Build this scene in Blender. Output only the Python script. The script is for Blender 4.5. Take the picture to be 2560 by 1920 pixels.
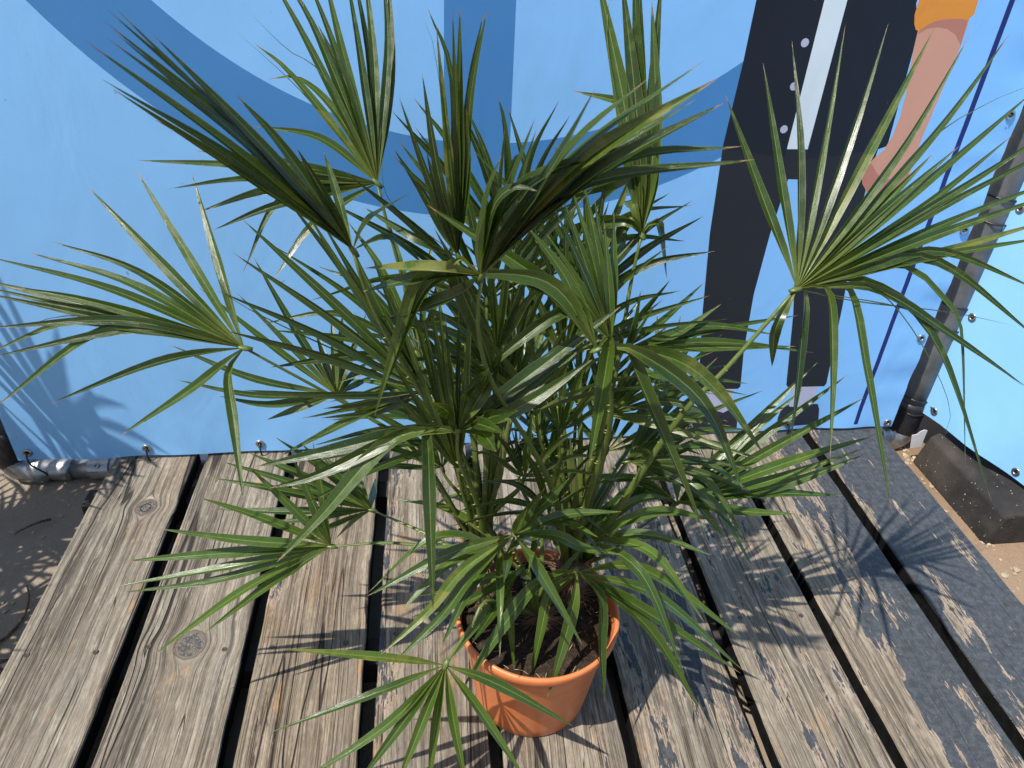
import bpy, bmesh, math, random
import numpy as np
from mathutils import Vector, Matrix, noise
from mathutils.geometry import delaunay_2d_cdt

random.seed(11)
np.random.seed(11)
for o in list(bpy.data.objects):
    bpy.data.objects.remove(o)
scene = bpy.context.scene
COL = scene.collection
R = math.radians

# ------------------------------------------------------------------ camera
cam_d = bpy.data.cameras.new('camera')
cam = bpy.data.objects.new('camera', cam_d)
COL.objects.link(cam)
cam_d.sensor_width = 36.0
cam_d.lens = 25.99
cam_d.clip_start = 0.02
cam_d.clip_end = 3000
RX = Vector((0.99380402, -0.10007787, 0.04835271))
RD = Vector((-0.01614932, -0.56043606, -0.82804023))
RF = Vector((0.10996711, 0.82212885, -0.5585798))
M = Matrix((RX, -RD, -RF)).transposed().to_4x4()
M.translation = Vector((0, 0, 1.5))
cam.matrix_world = M
cam_d.dof.use_dof = True
cam_d.dof.focus_distance = 1.45
cam_d.dof.aperture_fstop = 11.0
scene.camera = cam

# ------------------------------------------------------------------ world and sun
SUN_EL, SUN_AZ = 60.0, 27.0      # light travels towards +X, turned SUN_AZ degrees to +Y
ldir = Vector((math.cos(R(SUN_EL)) * math.cos(R(SUN_AZ)), math.cos(R(SUN_EL)) * math.sin(R(SUN_AZ)), -math.sin(R(SUN_EL))))
world = bpy.data.worlds.new('World')
scene.world = world
world.use_nodes = True
wn = world.node_tree
wn.nodes.clear()
sky = wn.nodes.new('ShaderNodeTexSky')
sky.sky_type = 'NISHITA'
sky.sun_disc = False
sky.sun_elevation = R(SUN_EL)
sky.sun_rotation = math.atan2(-ldir.x, -ldir.y)
sky.air_density = 1.0
sky.dust_density = 1.5
bg = wn.nodes.new('ShaderNodeBackground')
bg.inputs['Strength'].default_value = 0.095
wo = wn.nodes.new('ShaderNodeOutputWorld')
wn.links.new(sky.outputs[0], bg.inputs[0])
wn.links.new(bg.outputs[0], wo.inputs[0])
sun_d = bpy.data.lights.new('sun', 'SUN')
sun_d.energy = 5.0
sun_d.angle = R(0.53)
sun_d.color = (1.0, 0.955, 0.88)
sun = bpy.data.objects.new('sun', sun_d)
COL.objects.link(sun)
sun.location = (-3, -2, 6)
sun.rotation_euler = ldir.to_track_quat('-Z', 'Y').to_euler()
scene.view_settings.view_transform = 'Standard'
scene.view_settings.look = 'None'
scene.view_settings.gamma = 1.0
scene.view_settings.exposure = 0.42
scene.render.engine = 'CYCLES'
scene.cycles.max_bounces = 5
scene.cycles.diffuse_bounces = 3
scene.cycles.glossy_bounces = 3
scene.cycles.transmission_bounces = 3
scene.cycles.transparent_max_bounces = 8

# ------------------------------------------------------------------ helpers
WL = {}
def base(name, data, loc, parent=None, label=None, cat=None, group=None, kind=None):
    o = bpy.data.objects.new(name, data)
    COL.objects.link(o)
    loc = Vector(loc)
    WL[o.name] = loc
    if parent is not None:
        o.parent = parent
        o.location = loc - WL[parent.name]
    else:
        o.location = loc
    if label: o['label'] = label
    if cat: o['category'] = cat
    if group: o['group'] = group
    if kind: o['kind'] = kind
    return o

def empty(name, loc, **k):
    o = base(name, None, loc, **k)
    o.empty_display_size = 0.05
    return o

def mk(name, V, F, mats, parent=None, loc=None, smooth=False, midx=None, uv=None, **k):
    """one mesh object; V are world coordinates, stored relative to the object's origin"""
    V = np.asarray(V, dtype=float)
    if loc is None:
        loc = V.mean(0)
    me = bpy.data.meshes.new(name)
    me.from_pydata((V - np.asarray(loc)).tolist(), [], F)
    for m in (mats if isinstance(mats, (list, tuple)) else [mats]):
        me.materials.append(m)
    if midx is not None:
        me.polygons.foreach_set('material_index', midx)
    if smooth:
        me.polygons.foreach_set('use_smooth', [True] * len(me.polygons))
    if uv is not None:
        l = me.uv_layers.new(name='UVMap')
        vi = np.empty(len(me.loops), dtype=np.int32)
        me.loops.foreach_get('vertex_index', vi)
        l.data.foreach_set('uv', np.asarray(uv, dtype=np.float32)[vi].ravel())
    me.update()
    return base(name, me, loc, parent, **k)

class MB:
    def __init__(s):
        s.V, s.F, s.U = [], [], []
    def add(s, V, F):
        n = len(s.V)
        s.V += [tuple(v) for v in V]
        s.F += [tuple(i + n for i in f) for f in F]
    def tube(s, pts, rad, n=8, cap=True, flat=1.0):
        pts = [Vector(p) for p in pts]
        if not isinstance(rad, (list, tuple, np.ndarray)):
            rad = [rad] * len(pts)
        V, F = [], []
        up = None
        for i, p in enumerate(pts):
            t = (pts[min(i + 1, len(pts) - 1)] - pts[max(i - 1, 0)]).normalized()
            if up is None:
                up = t.orthogonal().normalized() if abs(t.z) > .95 else (Vector((0, 0, 1)) - t * t.z).normalized()
            else:
                up = (up - t * up.dot(t)).normalized()
            sd = t.cross(up)
            for j in range(n):
                a = 2 * math.pi * j / n
                V.append(p + sd * (math.cos(a) * rad[i]) + up * (math.sin(a) * rad[i] * flat))
        for i in range(len(pts) - 1):
            for j in range(n):
                k = (j + 1) % n
                F.append((i * n + j, i * n + k, (i + 1) * n + k, (i + 1) * n + j))
        if cap:
            F.append(tuple(range(n - 1, -1, -1)))
            F.append(tuple((len(pts) - 1) * n + j for j in range(n)))
        s.add(V, F)
    def cone(s, p, d, r, n=4):
        p, d = Vector(p), Vector(d)
        a = d.orthogonal().normalized()
        b = d.cross(a).normalized()
        V = [p + a * (r * math.cos(2 * math.pi * j / n)) + b * (r * math.sin(2 * math.pi * j / n)) for j in range(n)] + [p + d]
        s.add(V, [(j, (j + 1) % n, n) for j in range(n)])
    def box(s, c, h, ax=None):
        c = Vector(c)
        ax = ax or (Vector((1, 0, 0)), Vector((0, 1, 0)), Vector((0, 0, 1)))
        V = [c + ax[0] * (h[0] * x) + ax[1] * (h[1] * y) + ax[2] * (h[2] * z) for x in (-1, 1) for y in (-1, 1) for z in (-1, 1)]
        s.add(V, [(0, 1, 3, 2), (4, 6, 7, 5), (0, 4, 5, 1), (2, 3, 7, 6), (0, 2, 6, 4), (1, 5, 7, 3)])
    def lathe(s, prof, c, n=48):
        V, F = [], []
        for r, z in prof:
            for j in range(n):
                a = 2 * math.pi * j / n
                V.append((c[0] + r * math.cos(a), c[1] + r * math.sin(a), c[2] + z))
        for i in range(len(prof) - 1):
            for j in range(n):
                k = (j + 1) % n
                F.append((i * n + j, i * n + k, (i + 1) * n + k, (i + 1) * n + j))
        s.add(V, F)
    def torus(s, c, ax, r, t, n=18, m=8, flat=.6):
        c, ax = Vector(c), Vector(ax).normalized()
        a = ax.orthogonal().normalized()
        b = ax.cross(a)
        V, F = [], []
        for i in range(n):
            d = a * math.cos(2 * math.pi * i / n) + b * math.sin(2 * math.pi * i / n)
            for j in range(m):
                q = 2 * math.pi * j / m
                V.append(c + d * (r + t * math.cos(q)) + ax * (t * flat * math.sin(q)))
        for i in range(n):
            for j in range(m):
                F.append((i * m + j, ((i + 1) % n) * m + j, ((i + 1) % n) * m + (j + 1) % m, i * m + (j + 1) % m))
        s.add(V, F)
    def build(s, name, mats, parent=None, **k):
        return mk(name, s.V, s.F, mats, parent, **k)

def bevel(o, w=.004, seg=2):
    m = o.modifiers.new('bevel', 'BEVEL')
    m.width, m.segments, m.limit_method = w, seg, 'ANGLE'
    return o

# ---- node helpers
class NT:
    def __init__(s, name):
        s.m = bpy.data.materials.new(name)
        s.m.use_nodes = True
        s.t = s.m.node_tree
        s.t.nodes.clear()
        s.out = s.t.nodes.new('ShaderNodeOutputMaterial')
    def n(s, typ, **k):
        x = s.t.nodes.new(typ)
        for a, b in k.items():
            setattr(x, a, b)
        return x
    def lk(s, a, b):
        s.t.links.new(a, b)
    def val(s, sock, v):
        if isinstance(v, bpy.types.NodeSocket):
            s.lk(v, sock)
        elif v is not None:
            sock.default_value = v
    def math(s, op, a, b=None, c=None, clamp=False):
        x = s.n('ShaderNodeMath', operation=op, use_clamp=clamp)
        s.val(x.inputs[0], a); s.val(x.inputs[1], b); s.val(x.inputs[2], c)
        return x.outputs[0]
    def xyz(s, x, y, z):
        c = s.n('ShaderNodeCombineXYZ')
        s.val(c.inputs[0], x); s.val(c.inputs[1], y); s.val(c.inputs[2], z)
        return c.outputs[0]
    def sep(s, v):
        c = s.n('ShaderNodeSeparateXYZ')
        s.lk(v, c.inputs[0])
        return c.outputs
    def noise(s, vec, scale=1.0, detail=3.0, rough=.55, dist=0.0, col=False):
        x = s.n('ShaderNodeTexNoise')
        s.val(x.inputs['Vector'], vec)
        x.inputs['Scale'].default_value = scale
        x.inputs['Detail'].default_value = detail
        x.inputs['Roughness'].default_value = rough
        x.inputs['Distortion'].default_value = dist
        return x.outputs['Color' if col else 'Fac']
    def ramp(s, fac, stops, interp='LINEAR'):
        x = s.n('ShaderNodeValToRGB')
        x.color_ramp.interpolation = interp
        e = x.color_ramp.elements
        while len(e) < len(stops):
            e.new(.5)
        for i, (p, c) in enumerate(stops):
            e[i].position = p
            e[i].color = (*c, 1) if len(c) == 3 else c
        s.lk(fac, x.inputs[0])
        return x.outputs[0]
    def mr(s, v, a, b, c=0.0, d=1.0, smooth=True):
        x = s.n('ShaderNodeMapRange', interpolation_type='SMOOTHSTEP' if smooth else 'LINEAR')
        s.val(x.inputs[0], v)
        for i, q in zip((1, 2, 3, 4), (a, b, c, d)):
            s.val(x.inputs[i], q)
        return x.outputs[0]
    def mix(s, fac, a, b, mode='MIX'):
        x = s.n('ShaderNodeMix', data_type='RGBA', blend_type=mode)
        s.val(x.inputs[0], fac)
        s.val(x.inputs[6], a if isinstance(a, bpy.types.NodeSocket) else (*a, 1))
        s.val(x.inputs[7], b if isinstance(b, bpy.types.NodeSocket) else (*b, 1))
        return x.outputs[2]
    def bump(s, h, dist=.002, strength=1.0, normal=None):
        x = s.n('ShaderNodeBump')
        x.inputs['Distance'].default_value = dist
        x.inputs['Strength'].default_value = strength
        s.lk(h, x.inputs['Height'])
        if normal: s.lk(normal, x.inputs['Normal'])
        return x.outputs[0]
    def bsdf(s, col, rough=.6, normal=None, metal=0.0, spec=None):
        b = s.n('ShaderNodeBsdfPrincipled')
        s.val(b.inputs['Base Color'], col if isinstance(col, bpy.types.NodeSocket) else (*col, 1))
        s.val(b.inputs['Roughness'], rough)
        s.val(b.inputs['Metallic'], metal)
        if spec is not None: s.val(b.inputs['Specular IOR Level'], spec)
        if normal: s.lk(normal, b.inputs['Normal'])
        return b.outputs[0]
    def done(s, sh):
        s.lk(sh, s.out.inputs[0])
        return s.m
    def coord(s, which='Object'):
        return s.n('ShaderNodeTexCoord').outputs[which]

# ------------------------------------------------------------------ materials
def plain(name, col, rough=.6, metal=0.0, var=.12, nscale=30, bumpd=0.0, spec=None):
    t = NT(name)
    c = t.coord()
    nz = t.noise(c, nscale, 5, .6)
    k = t.mr(nz, .3, .7, 1 - var, 1 + var, smooth=False)
    colr = t.mix(1.0, col, t.xyz(k, k, k), 'MULTIPLY')
    nrm = t.bump(nz, bumpd) if bumpd else None
    return t.done(t.bsdf(colr, t.mr(nz, .3, .7, rough - .06, rough + .08), nrm, metal, spec))

def wood_mat(name, paint, slope=0.0, knots=(), tint=(1, 1, 1), warm=.25, seed=0.0, freq=1.0):
    """weathered board: grain that bends round knots, drying cracks, worn dark paint"""
    t = NT(name)
    P = t.coord()
    px, py, pz = t.sep(P)
    sx = t.math('ADD', px, seed)
    wob = t.math('SUBTRACT', t.noise(t.xyz(t.math('MULTIPLY', sx, 5.0), t.math('MULTIPLY', py, 1.6), seed), 1.0, 2), .5)
    u = t.math('MULTIPLY_ADD', wob, .034, px)
    kmask = None
    for kx, ky, kr in knots:
        dx = t.math('SUBTRACT', u, kx)
        dy = t.math('SUBTRACT', py, ky)
        e = t.math('DIVIDE', dy, kr * 1.6)
        w = t.math('MULTIPLY', t.math('EXPONENT', t.math('MULTIPLY', t.math('MULTIPLY', e, e), -1.0)), kr * 1.05)
        q = t.math('SUBTRACT', t.math('MULTIPLY', dx, dx), t.math('MULTIPLY', w, w))
        u2 = t.math('MULTIPLY', t.math('SIGN', dx), t.math('SQRT', t.math('MAXIMUM', q, 0.0)))
        u2 = t.math('ADD', u2, t.math('MULTIPLY', t.math('SQRT', t.math('MULTIPLY', t.math('MINIMUM', q, 0.0), -1.0)), .45))
        u = t.math('ADD', u2, kx)
        dd = t.math('SQRT', t.math('ADD', t.math('MULTIPLY', dx, dx), t.math('MULTIPLY', t.math('MULTIPLY', dy, dy), .8)))
        rr = t.math('ADD', dd, t.math('MULTIPLY', t.math('SUBTRACT', t.noise(P, 90, 2), .5), .008))
        m = t.mr(rr, kr * 1.02, kr * .8)
        ring = t.math('MULTIPLY_ADD', t.math('SINE', t.math('MULTIPLY_ADD', t.noise(P, 45, 3), 9.0, t.math('MULTIPLY', rr, 620.0))), .5, .5)
        kmask = (m, ring, rr) if kmask is None else (t.math('MAXIMUM', kmask[0], m), ring, t.math('MINIMUM', kmask[2], rr))
    us = t.math('ADD', u, seed * 3.7)
    def g(fu, fy, det=3, ro=.6):
        return t.noise(t.xyz(t.math('MULTIPLY', us, fu * freq), t.math('MULTIPLY', py, fy), seed), 1.0, det, ro)
    g1 = g(22, .7, 3)
    g2 = g(95, 1.8, 4, .65)
    g3 = g(330, 7, 3, .6)
    g4 = g(170, 26, 3, .7)
    mot = t.noise(t.xyz(t.math('MULTIPLY', us, 60), t.math('MULTIPLY', py, 14), seed + 7), 1.0, 5, .7)
    grain = t.math('ADD', t.math('ADD', t.math('ADD', t.math('MULTIPLY', g1, .22), t.math('MULTIPLY', g2, .40)), t.math('MULTIPLY', g3, .20)), t.math('ADD', t.math('MULTIPLY', g4, .08), t.math('MULTIPLY', mot, .10)))
    col = t.ramp(grain, [(.38, (.070, .057, .045)), (.44, (.165, .140, .112)), (.49, (.262, .230, .186)), (.55, (.345, .312, .256)), (.63, (.44, .405, .342))])
    # growth lines, thin and dark
    gl = t.math('ABSOLUTE', t.math('SUBTRACT', g(52, .34, 2, .5), .5))
    brk = t.noise(t.xyz(t.math('MULTIPLY', us, 45), t.math('MULTIPLY', py, 5.0), seed + 13), 1.0, 3)
    glm = t.math('MULTIPLY', t.mr(gl, .026, .004), t.mr(brk, .34, .52))
    gh = t.math('ABSOLUTE', t.math('SUBTRACT', g(150, .8, 2, .5), .5))
    glm2 = t.math('MULTIPLY', t.mr(gh, .040, .004), t.mr(brk, .62, .45))
    col = t.mix(t.math('MULTIPLY', glm2, .55), col, (.095, .078, .062))
    col = t.mix(t.math('MULTIPLY', glm, .62), col, (.050, .040, .031))
    # bands of early and late wood with a crisp edge
    bd = t.mr(g(30, .45, 3, .55), .47, .53)
    col = t.mix(t.math('MULTIPLY', bd, .5), col, t.mix(1.0, col, (.70, .70, .715), 'MULTIPLY'))
    rg = t.noise(t.xyz(t.math('MULTIPLY', us, 210), t.math('MULTIPLY', py, 48), seed + 41), 1.0, 4, .75)
    col = t.mix(t.math('MULTIPLY', t.mr(rg, .60, .46), .42), col, t.mix(1.0, col, (.52, .50, .48), 'MULTIPLY'))
    lt = t.noise(t.xyz(t.math('MULTIPLY', us, 75), t.math('MULTIPLY', py, 9), seed + 31), 1.0, 5, .7)
    col = t.mix(t.math('MULTIPLY', t.mr(lt, .56, .66), .5), col, (.46, .425, .355))
    # broad stains: silver grey, brown and fresh tan
    st = t.noise(t.xyz(t.math('MULTIPLY', sx, 7), t.math('MULTIPLY', py, 2.2), seed + 4), 1.0, 4, .6)
    col = t.mix(t.math('MULTIPLY', t.mr(st, .50, .70), .75), col, t.mix(1.0, col, (.78, .80, .84), 'MULTIPLY'))
    col = t.mix(t.math('MULTIPLY', t.mr(st, .45, .28), warm), col, t.mix(1.0, col, (1.0, .74, .50), 'MULTIPLY'))
    tn = t.noise(t.xyz(t.math('MULTIPLY', sx, 16), t.math('MULTIPLY', py, 5.5), seed + 9), 1.0, 4, .65)
    col = t.mix(t.math('MULTIPLY', t.mr(tn, .60, .70), min(1.0, warm * 2.2)), col, (.40, .255, .135))
    # drying cracks
    c1 = t.math('ABSOLUTE', t.math('SUBTRACT', g(9.5, .38, 1.5, .4), .5))
    cut = t.math('MULTIPLY_ADD', t.noise(t.xyz(t.math('MULTIPLY', us, 14), t.math('MULTIPLY', py, 2.2), seed), 1.0, 2), .020, -.0075)
    crack = t.math('MULTIPLY', t.mr(t.math('SUBTRACT', c1, cut), .0035, -.001), 1.0)
    c2 = t.math('ABSOLUTE', t.math('SUBTRACT', g(34, 1.4, 1.5, .4), .5))
    cut2 = t.math('MULTIPLY_ADD', t.noise(t.xyz(t.math('MULTIPLY', us, 40), t.math('MULTIPLY', py, 5), seed + 2), 1.0, 2), .05, -.030)
    crack = t.math('MAXIMUM', crack, t.mr(t.math('SUBTRACT', c2, cut2), .006, -.002))
    if kmask is not None:
        km, ring, rr = kmask
        kc = t.mix(ring, (.105, .092, .080), (.17, .150, .128))
        kc = t.mix(t.mr(t.noise(P, 70, 5, .7), .46, .54), kc, (.060, .062, .068))
        kc = t.mix(t.mr(t.noise(P, 240, 3), .60, .68), kc, (.36, .33, .28))
        col = t.mix(km, col, kc)
        rim = t.math('SUBTRACT', 1.0, t.mr(t.math('ABSOLUTE', t.math('SUBTRACT', rr, knots[0][2] * 1.02)), .0, .0045))
        col = t.mix(t.math('MULTIPLY', rim, .75), col, (.07, .055, .042))
    col = t.mix(t.math('MULTIPLY', crack, .92), col, (.022, .017, .013))
    col = t.mix(1.0, col, tuple(a * b for a, b in zip(tint, (.82, .80, .785))), 'MULTIPLY')
    # old blue grey paint, flaking along the grain
    pn = t.noise(t.xyz(t.math('MULTIPLY', sx, 15), t.math('MULTIPLY', py, 3.4), seed + 20), 1.0, 7, .66)
    pf = t.noise(t.xyz(t.math('MULTIPLY', us, 120), t.math('MULTIPLY', py, 9), seed + 21), 1.0, 4, .6)
    ps = t.math('ADD', t.math('MULTIPLY', pn, .80), t.math('MULTIPLY', pf, .20))
    th = t.math('MULTIPLY_ADD', px, slope, paint)
    d = t.math('ADD', t.math('SUBTRACT', ps, .5), th)
    pm = t.mr(d, -.004, .006)
    halo = t.math('MULTIPLY', t.mr(d, -.045, -.012), t.math('SUBTRACT', 1.0, pm))
    col = t.mix(t.math('MULTIPLY', halo, .55), col, (.36, .275, .205))
    pc = t.mix(t.mr(t.noise(P, 55, 6, .7), .35, .7), (.034, .036, .039), (.066, .069, .074))
    scr = t.noise(t.xyz(t.math('MULTIPLY', sx, 260), t.math('MULTIPLY', py, 20), 3.0), 1.0, 3, .6)
    pc = t.mix(t.mr(scr, .62, .74), pc, (.13, .133, .14))
    spk = t.noise(P, 300, 2, .5)
    pc = t.mix(t.mr(spk, .70, .76), pc, (.34, .32, .29))
    col = t.mix(pm, col, pc)
    hgt = t.math('ADD', t.math('ADD', t.math('MULTIPLY', grain, 1.3), t.math('MULTIPLY', t.math('ADD', glm, bd), -.28)), t.math('MULTIPLY', crack, -1.1))
    hgt = t.math('ADD', t.math('MULTIPLY', hgt, t.math('MULTIPLY_ADD', pm, -.65, 1.0)), t.math('MULTIPLY', pm, .55))
    nrm = t.bump(hgt, .0036, 1.0)
    rough = t.math('MULTIPLY_ADD', pm, -.24, .80)
    return t.done(t.bsdf(col, rough, nrm, spec=.35))

def leaf_mat(name, lo, hi, trans=.26):
    t = NT(name)
    uv = t.coord('UV')
    u, v, _ = t.sep(uv)
    rnd = t.n('ShaderNodeObjectInfo').outputs['Random']
    P = t.coord()
    du = t.math('ABSOLUTE', t.math('SUBTRACT', u, .5))
    fib = t.noise(t.xyz(t.math('MULTIPLY', u, 26), t.math('MULTIPLY', v, 2.0), t.math('MULTIPLY', rnd, 30)), 1.0, 3, .6)
    blot = t.noise(P, 38, 4, .6)
    col = t.mix(t.math('MULTIPLY_ADD', t.math('SUBTRACT', fib, .5), 1.4, t.math('MULTIPLY_ADD', rnd, .7, .12), clamp=True), lo, hi)
    yl = t.math('MULTIPLY', t.mr(blot, .55, .75), .35)
    col = t.mix(yl, col, (.14, .17, .026))
    col = t.mix(t.math('MULTIPLY', t.mr(v, .30, .0), .62), col, (.19, .235, .06))
    col = t.mix(t.math('MULTIPLY', t.mr(du, .05, .012), .55), col, (.25, .29, .10))
    col = t.mix(t.math('MULTIPLY', t.mr(du, .462, .492), .5), col, (.22, .21, .09))
    spk = t.noise(P, 420, 2, .5)
    col = t.mix(t.math('MULTIPLY', t.mr(spk, .68, .74), .35), col, (.30, .30, .18))
    old = t.math('MULTIPLY', t.mr(rnd, .93, .97), t.mr(t.noise(P, 24, 4, .6), .42, .60))
    col = t.mix(t.math('MULTIPLY', old, .4), col, (.26, .23, .055))
    tipn = t.math('ADD', v, t.math('MULTIPLY', t.math('SUBTRACT', t.noise(P, 60, 3), .5), .05))
    tip = t.mr(t.math('MULTIPLY_ADD', rnd, .035, tipn), .968, .988)
    col = t.mix(tip, col, (.22, .14, .075))
    back = t.n('ShaderNodeNewGeometry').outputs['Backfacing']
    cb = t.mix(back, col, t.mix(.35, col, (.075, .118, .026)))
    nrm = t.bump(t.math('ADD', fib, t.math('MULTIPLY', blot, .3)), .0004, 1.0)
    b = t.bsdf(cb, t.mr(blot, .35, .65, .22, .36), nrm, spec=.65)
    tr = t.n('ShaderNodeBsdfTranslucent')
    t.lk(t.mix(1.0, col, (2.4, 2.2, 1.0), 'MULTIPLY'), tr.inputs[0])
    mx = t.n('ShaderNodeMixShader')
    mx.inputs[0].default_value = trans
    t.lk(b, mx.inputs[1]); t.lk(tr.outputs[0], mx.inputs[2])
    return t.done(mx.outputs[0])

LEAF = leaf_mat('palm_leaf', (.010, .028, .005), (.060, .108, .014), .21)
LEAF2 = leaf_mat('palm_leaf_young', (.024, .056, .008), (.080, .138, .017), .23)

def petiole_mat():
    t = NT('petiole')
    P = t.coord()
    z = t.noise(P, 14, 4, .6)
    f = t.noise(P, 120, 3, .6)
    col = t.mix(z, (.040, .070, .012), (.125, .165, .030))
    col = t.mix(t.math('MULTIPLY', t.mr(f, .58, .7), .4), col, (.20, .19, .07))
    return t.done(t.bsdf(col, .42, t.bump(f, .0006)))
PETI = petiole_mat()
SPINE = plain('petiole_spine', (.30, .29, .10), .5, var=.2)

def fibre_mat():
    t = NT('stem_fibre')
    P = t.coord()
    x, y, z = t.sep(P)
    f = t.noise(t.xyz(t.math('MULTIPLY', x, 180), t.math('MULTIPLY', y, 180), t.math('MULTIPLY', z, 30)), 1.0, 4, .65)
    col = t.ramp(f, [(.3, (.035, .022, .014)), (.5, (.12, .070, .040)), (.7, (.26, .17, .10))])
    return t.done(t.bsdf(col, .85, t.bump(f, .006)))
FIBRE = fibre_mat()
FIBRE_STRAND = plain('fibre_strand', (.20, .12, .065), .8, var=.35, nscale=40)
BRACT = plain('dry_bract', (.20, .095, .048), .6, var=.3, nscale=60, bumpd=.001)

def pot_mat():
    t = NT('terracotta_plastic')
    P = t.coord()
    n1 = t.noise(P, 9, 5, .6)
    n2 = t.noise(P, 160, 3, .6)
    x, y, z = t.sep(P)
    col = t.mix(n1, (.56, .160, .052), (.66, .208, .076))
    dirt = t.math('MULTIPLY', t.mr(n2, .60, .72), t.mr(t.noise(P, 22, 5, .65), .45, .68))
    col = t.mix(t.math('MULTIPLY', dirt, .8), col, (.20, .10, .06))
    scf = t.noise(t.xyz(t.math('MULTIPLY', x, 40), t.math('MULTIPLY', y, 40), t.math('MULTIPLY', z, 160)), 1.0, 4, .6)
    return t.done(t.bsdf(col, t.mr(scf, .35, .7, .34, .5), t.bump(scf, .0004), spec=.45))
POT = pot_mat()

def soil_mat():
    t = NT('soil')
    P = t.coord()
    a = t.noise(P, 60, 8, .7)
    b = t.noise(P, 260, 4, .65)
    col = t.ramp(t.math('ADD', t.math('MULTIPLY', a, .5), t.math('MULTIPLY', b, .5)), [(.35, (.010, .007, .005)), (.5, (.040, .027, .018)), (.66, (.10, .068, .045))])
    return t.done(t.bsdf(col, .95, t.bump(t.math('ADD', a, b), .006), spec=.2))
SOIL = soil_mat()
BITS = plain('straw_bits', (.42, .31, .18), .8, var=.4, nscale=50)

def sand_mat():
    t = NT('sand')
    P = t.coord()
    a = t.noise(P, 1.3, 5, .6)
    b = t.noise(P, 40, 6, .7)
    c = t.noise(P, 420, 3, .7)
    col = t.mix(t.mr(a, .35, .65), (.235, .190, .142), (.29, .246, .195))
    col = t.mix(t.math('MULTIPLY', t.mr(b, .52, .72), .55), col, (.22, .165, .115))
    col = t.mix(t.math('MULTIPLY', t.mr(c, .56, .70), .6), col, (.62, .54, .44))
    col = t.mix(t.math('MULTIPLY', t.mr(c, .42, .30), .6), col, (.13, .095, .065))
    px, py, pz = t.sep(P)
    east = t.mr(px, 1.2, 1.6)
    col = t.mix(t.math('MULTIPLY', east, .7), col, t.mix(1.0, col, (.82, .60, .43), 'MULTIPLY'))
    h = t.math('ADD', t.math('MULTIPLY', b, 1.0), t.math('MULTIPLY', c, .5))
    return t.done(t.bsdf(col, .92, t.bump(h, .004), spec=.25))
SAND = sand_mat()
PEBBLE = plain('pebble', (.34, .27, .19), .75, var=.5, nscale=14)

def galv_mat():
    t = NT('galvanised_steel')
    P = t.coord()
    v = t.n('ShaderNodeTexVoronoi')
    v.inputs['Scale'].default_value = 55
    t.lk(P, v.inputs['Vector'])
    n = t.noise(P, 18, 5, .65)
    col = t.mix(t.mr(n, .3, .7), (.30, .31, .32), (.50, .51, .52))
    col = t.mix(t.math('MULTIPLY', v.outputs['Distance'], .25), col, (.22, .225, .23))
    return t.done(t.bsdf(col, t.mr(n, .3, .7, .30, .52), t.bump(n, .0006), metal=.85))
GALV = galv_mat()
DULL = plain('dull_grey_tube', (.16, .165, .17), .5, .55, var=.3, nscale=14, bumpd=.0005)
TAPE = plain('black_tape', (.016, .016, .018), .45, var=.3, nscale=60, bumpd=.0008)
TIE = plain('black_nylon', (.012, .012, .013), .4, var=.2)
EYE = plain('eyelet_steel', (.42, .42, .43), .28, .95, var=.15, nscale=80)
TAGM = plain('white_card', (.82, .81, .78), .6, var=.06)

def rubber_mat():
    t = NT('recycled_rubber')
    P = t.coord()
    n = t.noise(P, 7, 5, .65)
    f = t.noise(P, 130, 4, .65)
    col = t.mix(t.mr(n, .3, .7), (.016, .015, .015), (.040, .036, .033))
    dust = t.math('MULTIPLY', t.mr(t.noise(P, 3.5, 4, .6), .42, .62), .28)
    col = t.mix(dust, col, (.085, .066, .048))
    v = t.n('ShaderNodeTexVoronoi')
    v.inputs['Scale'].default_value = 85
    v.inputs['Randomness'].default_value = 1.0
    t.lk(P, v.inputs['Vector'])
    sp = t.math('MULTIPLY', t.mr(v.outputs['Distance'], .16, .06), t.mr(t.noise(P, 60, 2), .52, .60))
    col = t.mix(sp, col, (.62, .58, .52))
    return t.done(t.bsdf(col, .78, t.bump(f, .0025), spec=.3))
RUBBER = rubber_mat()

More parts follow.
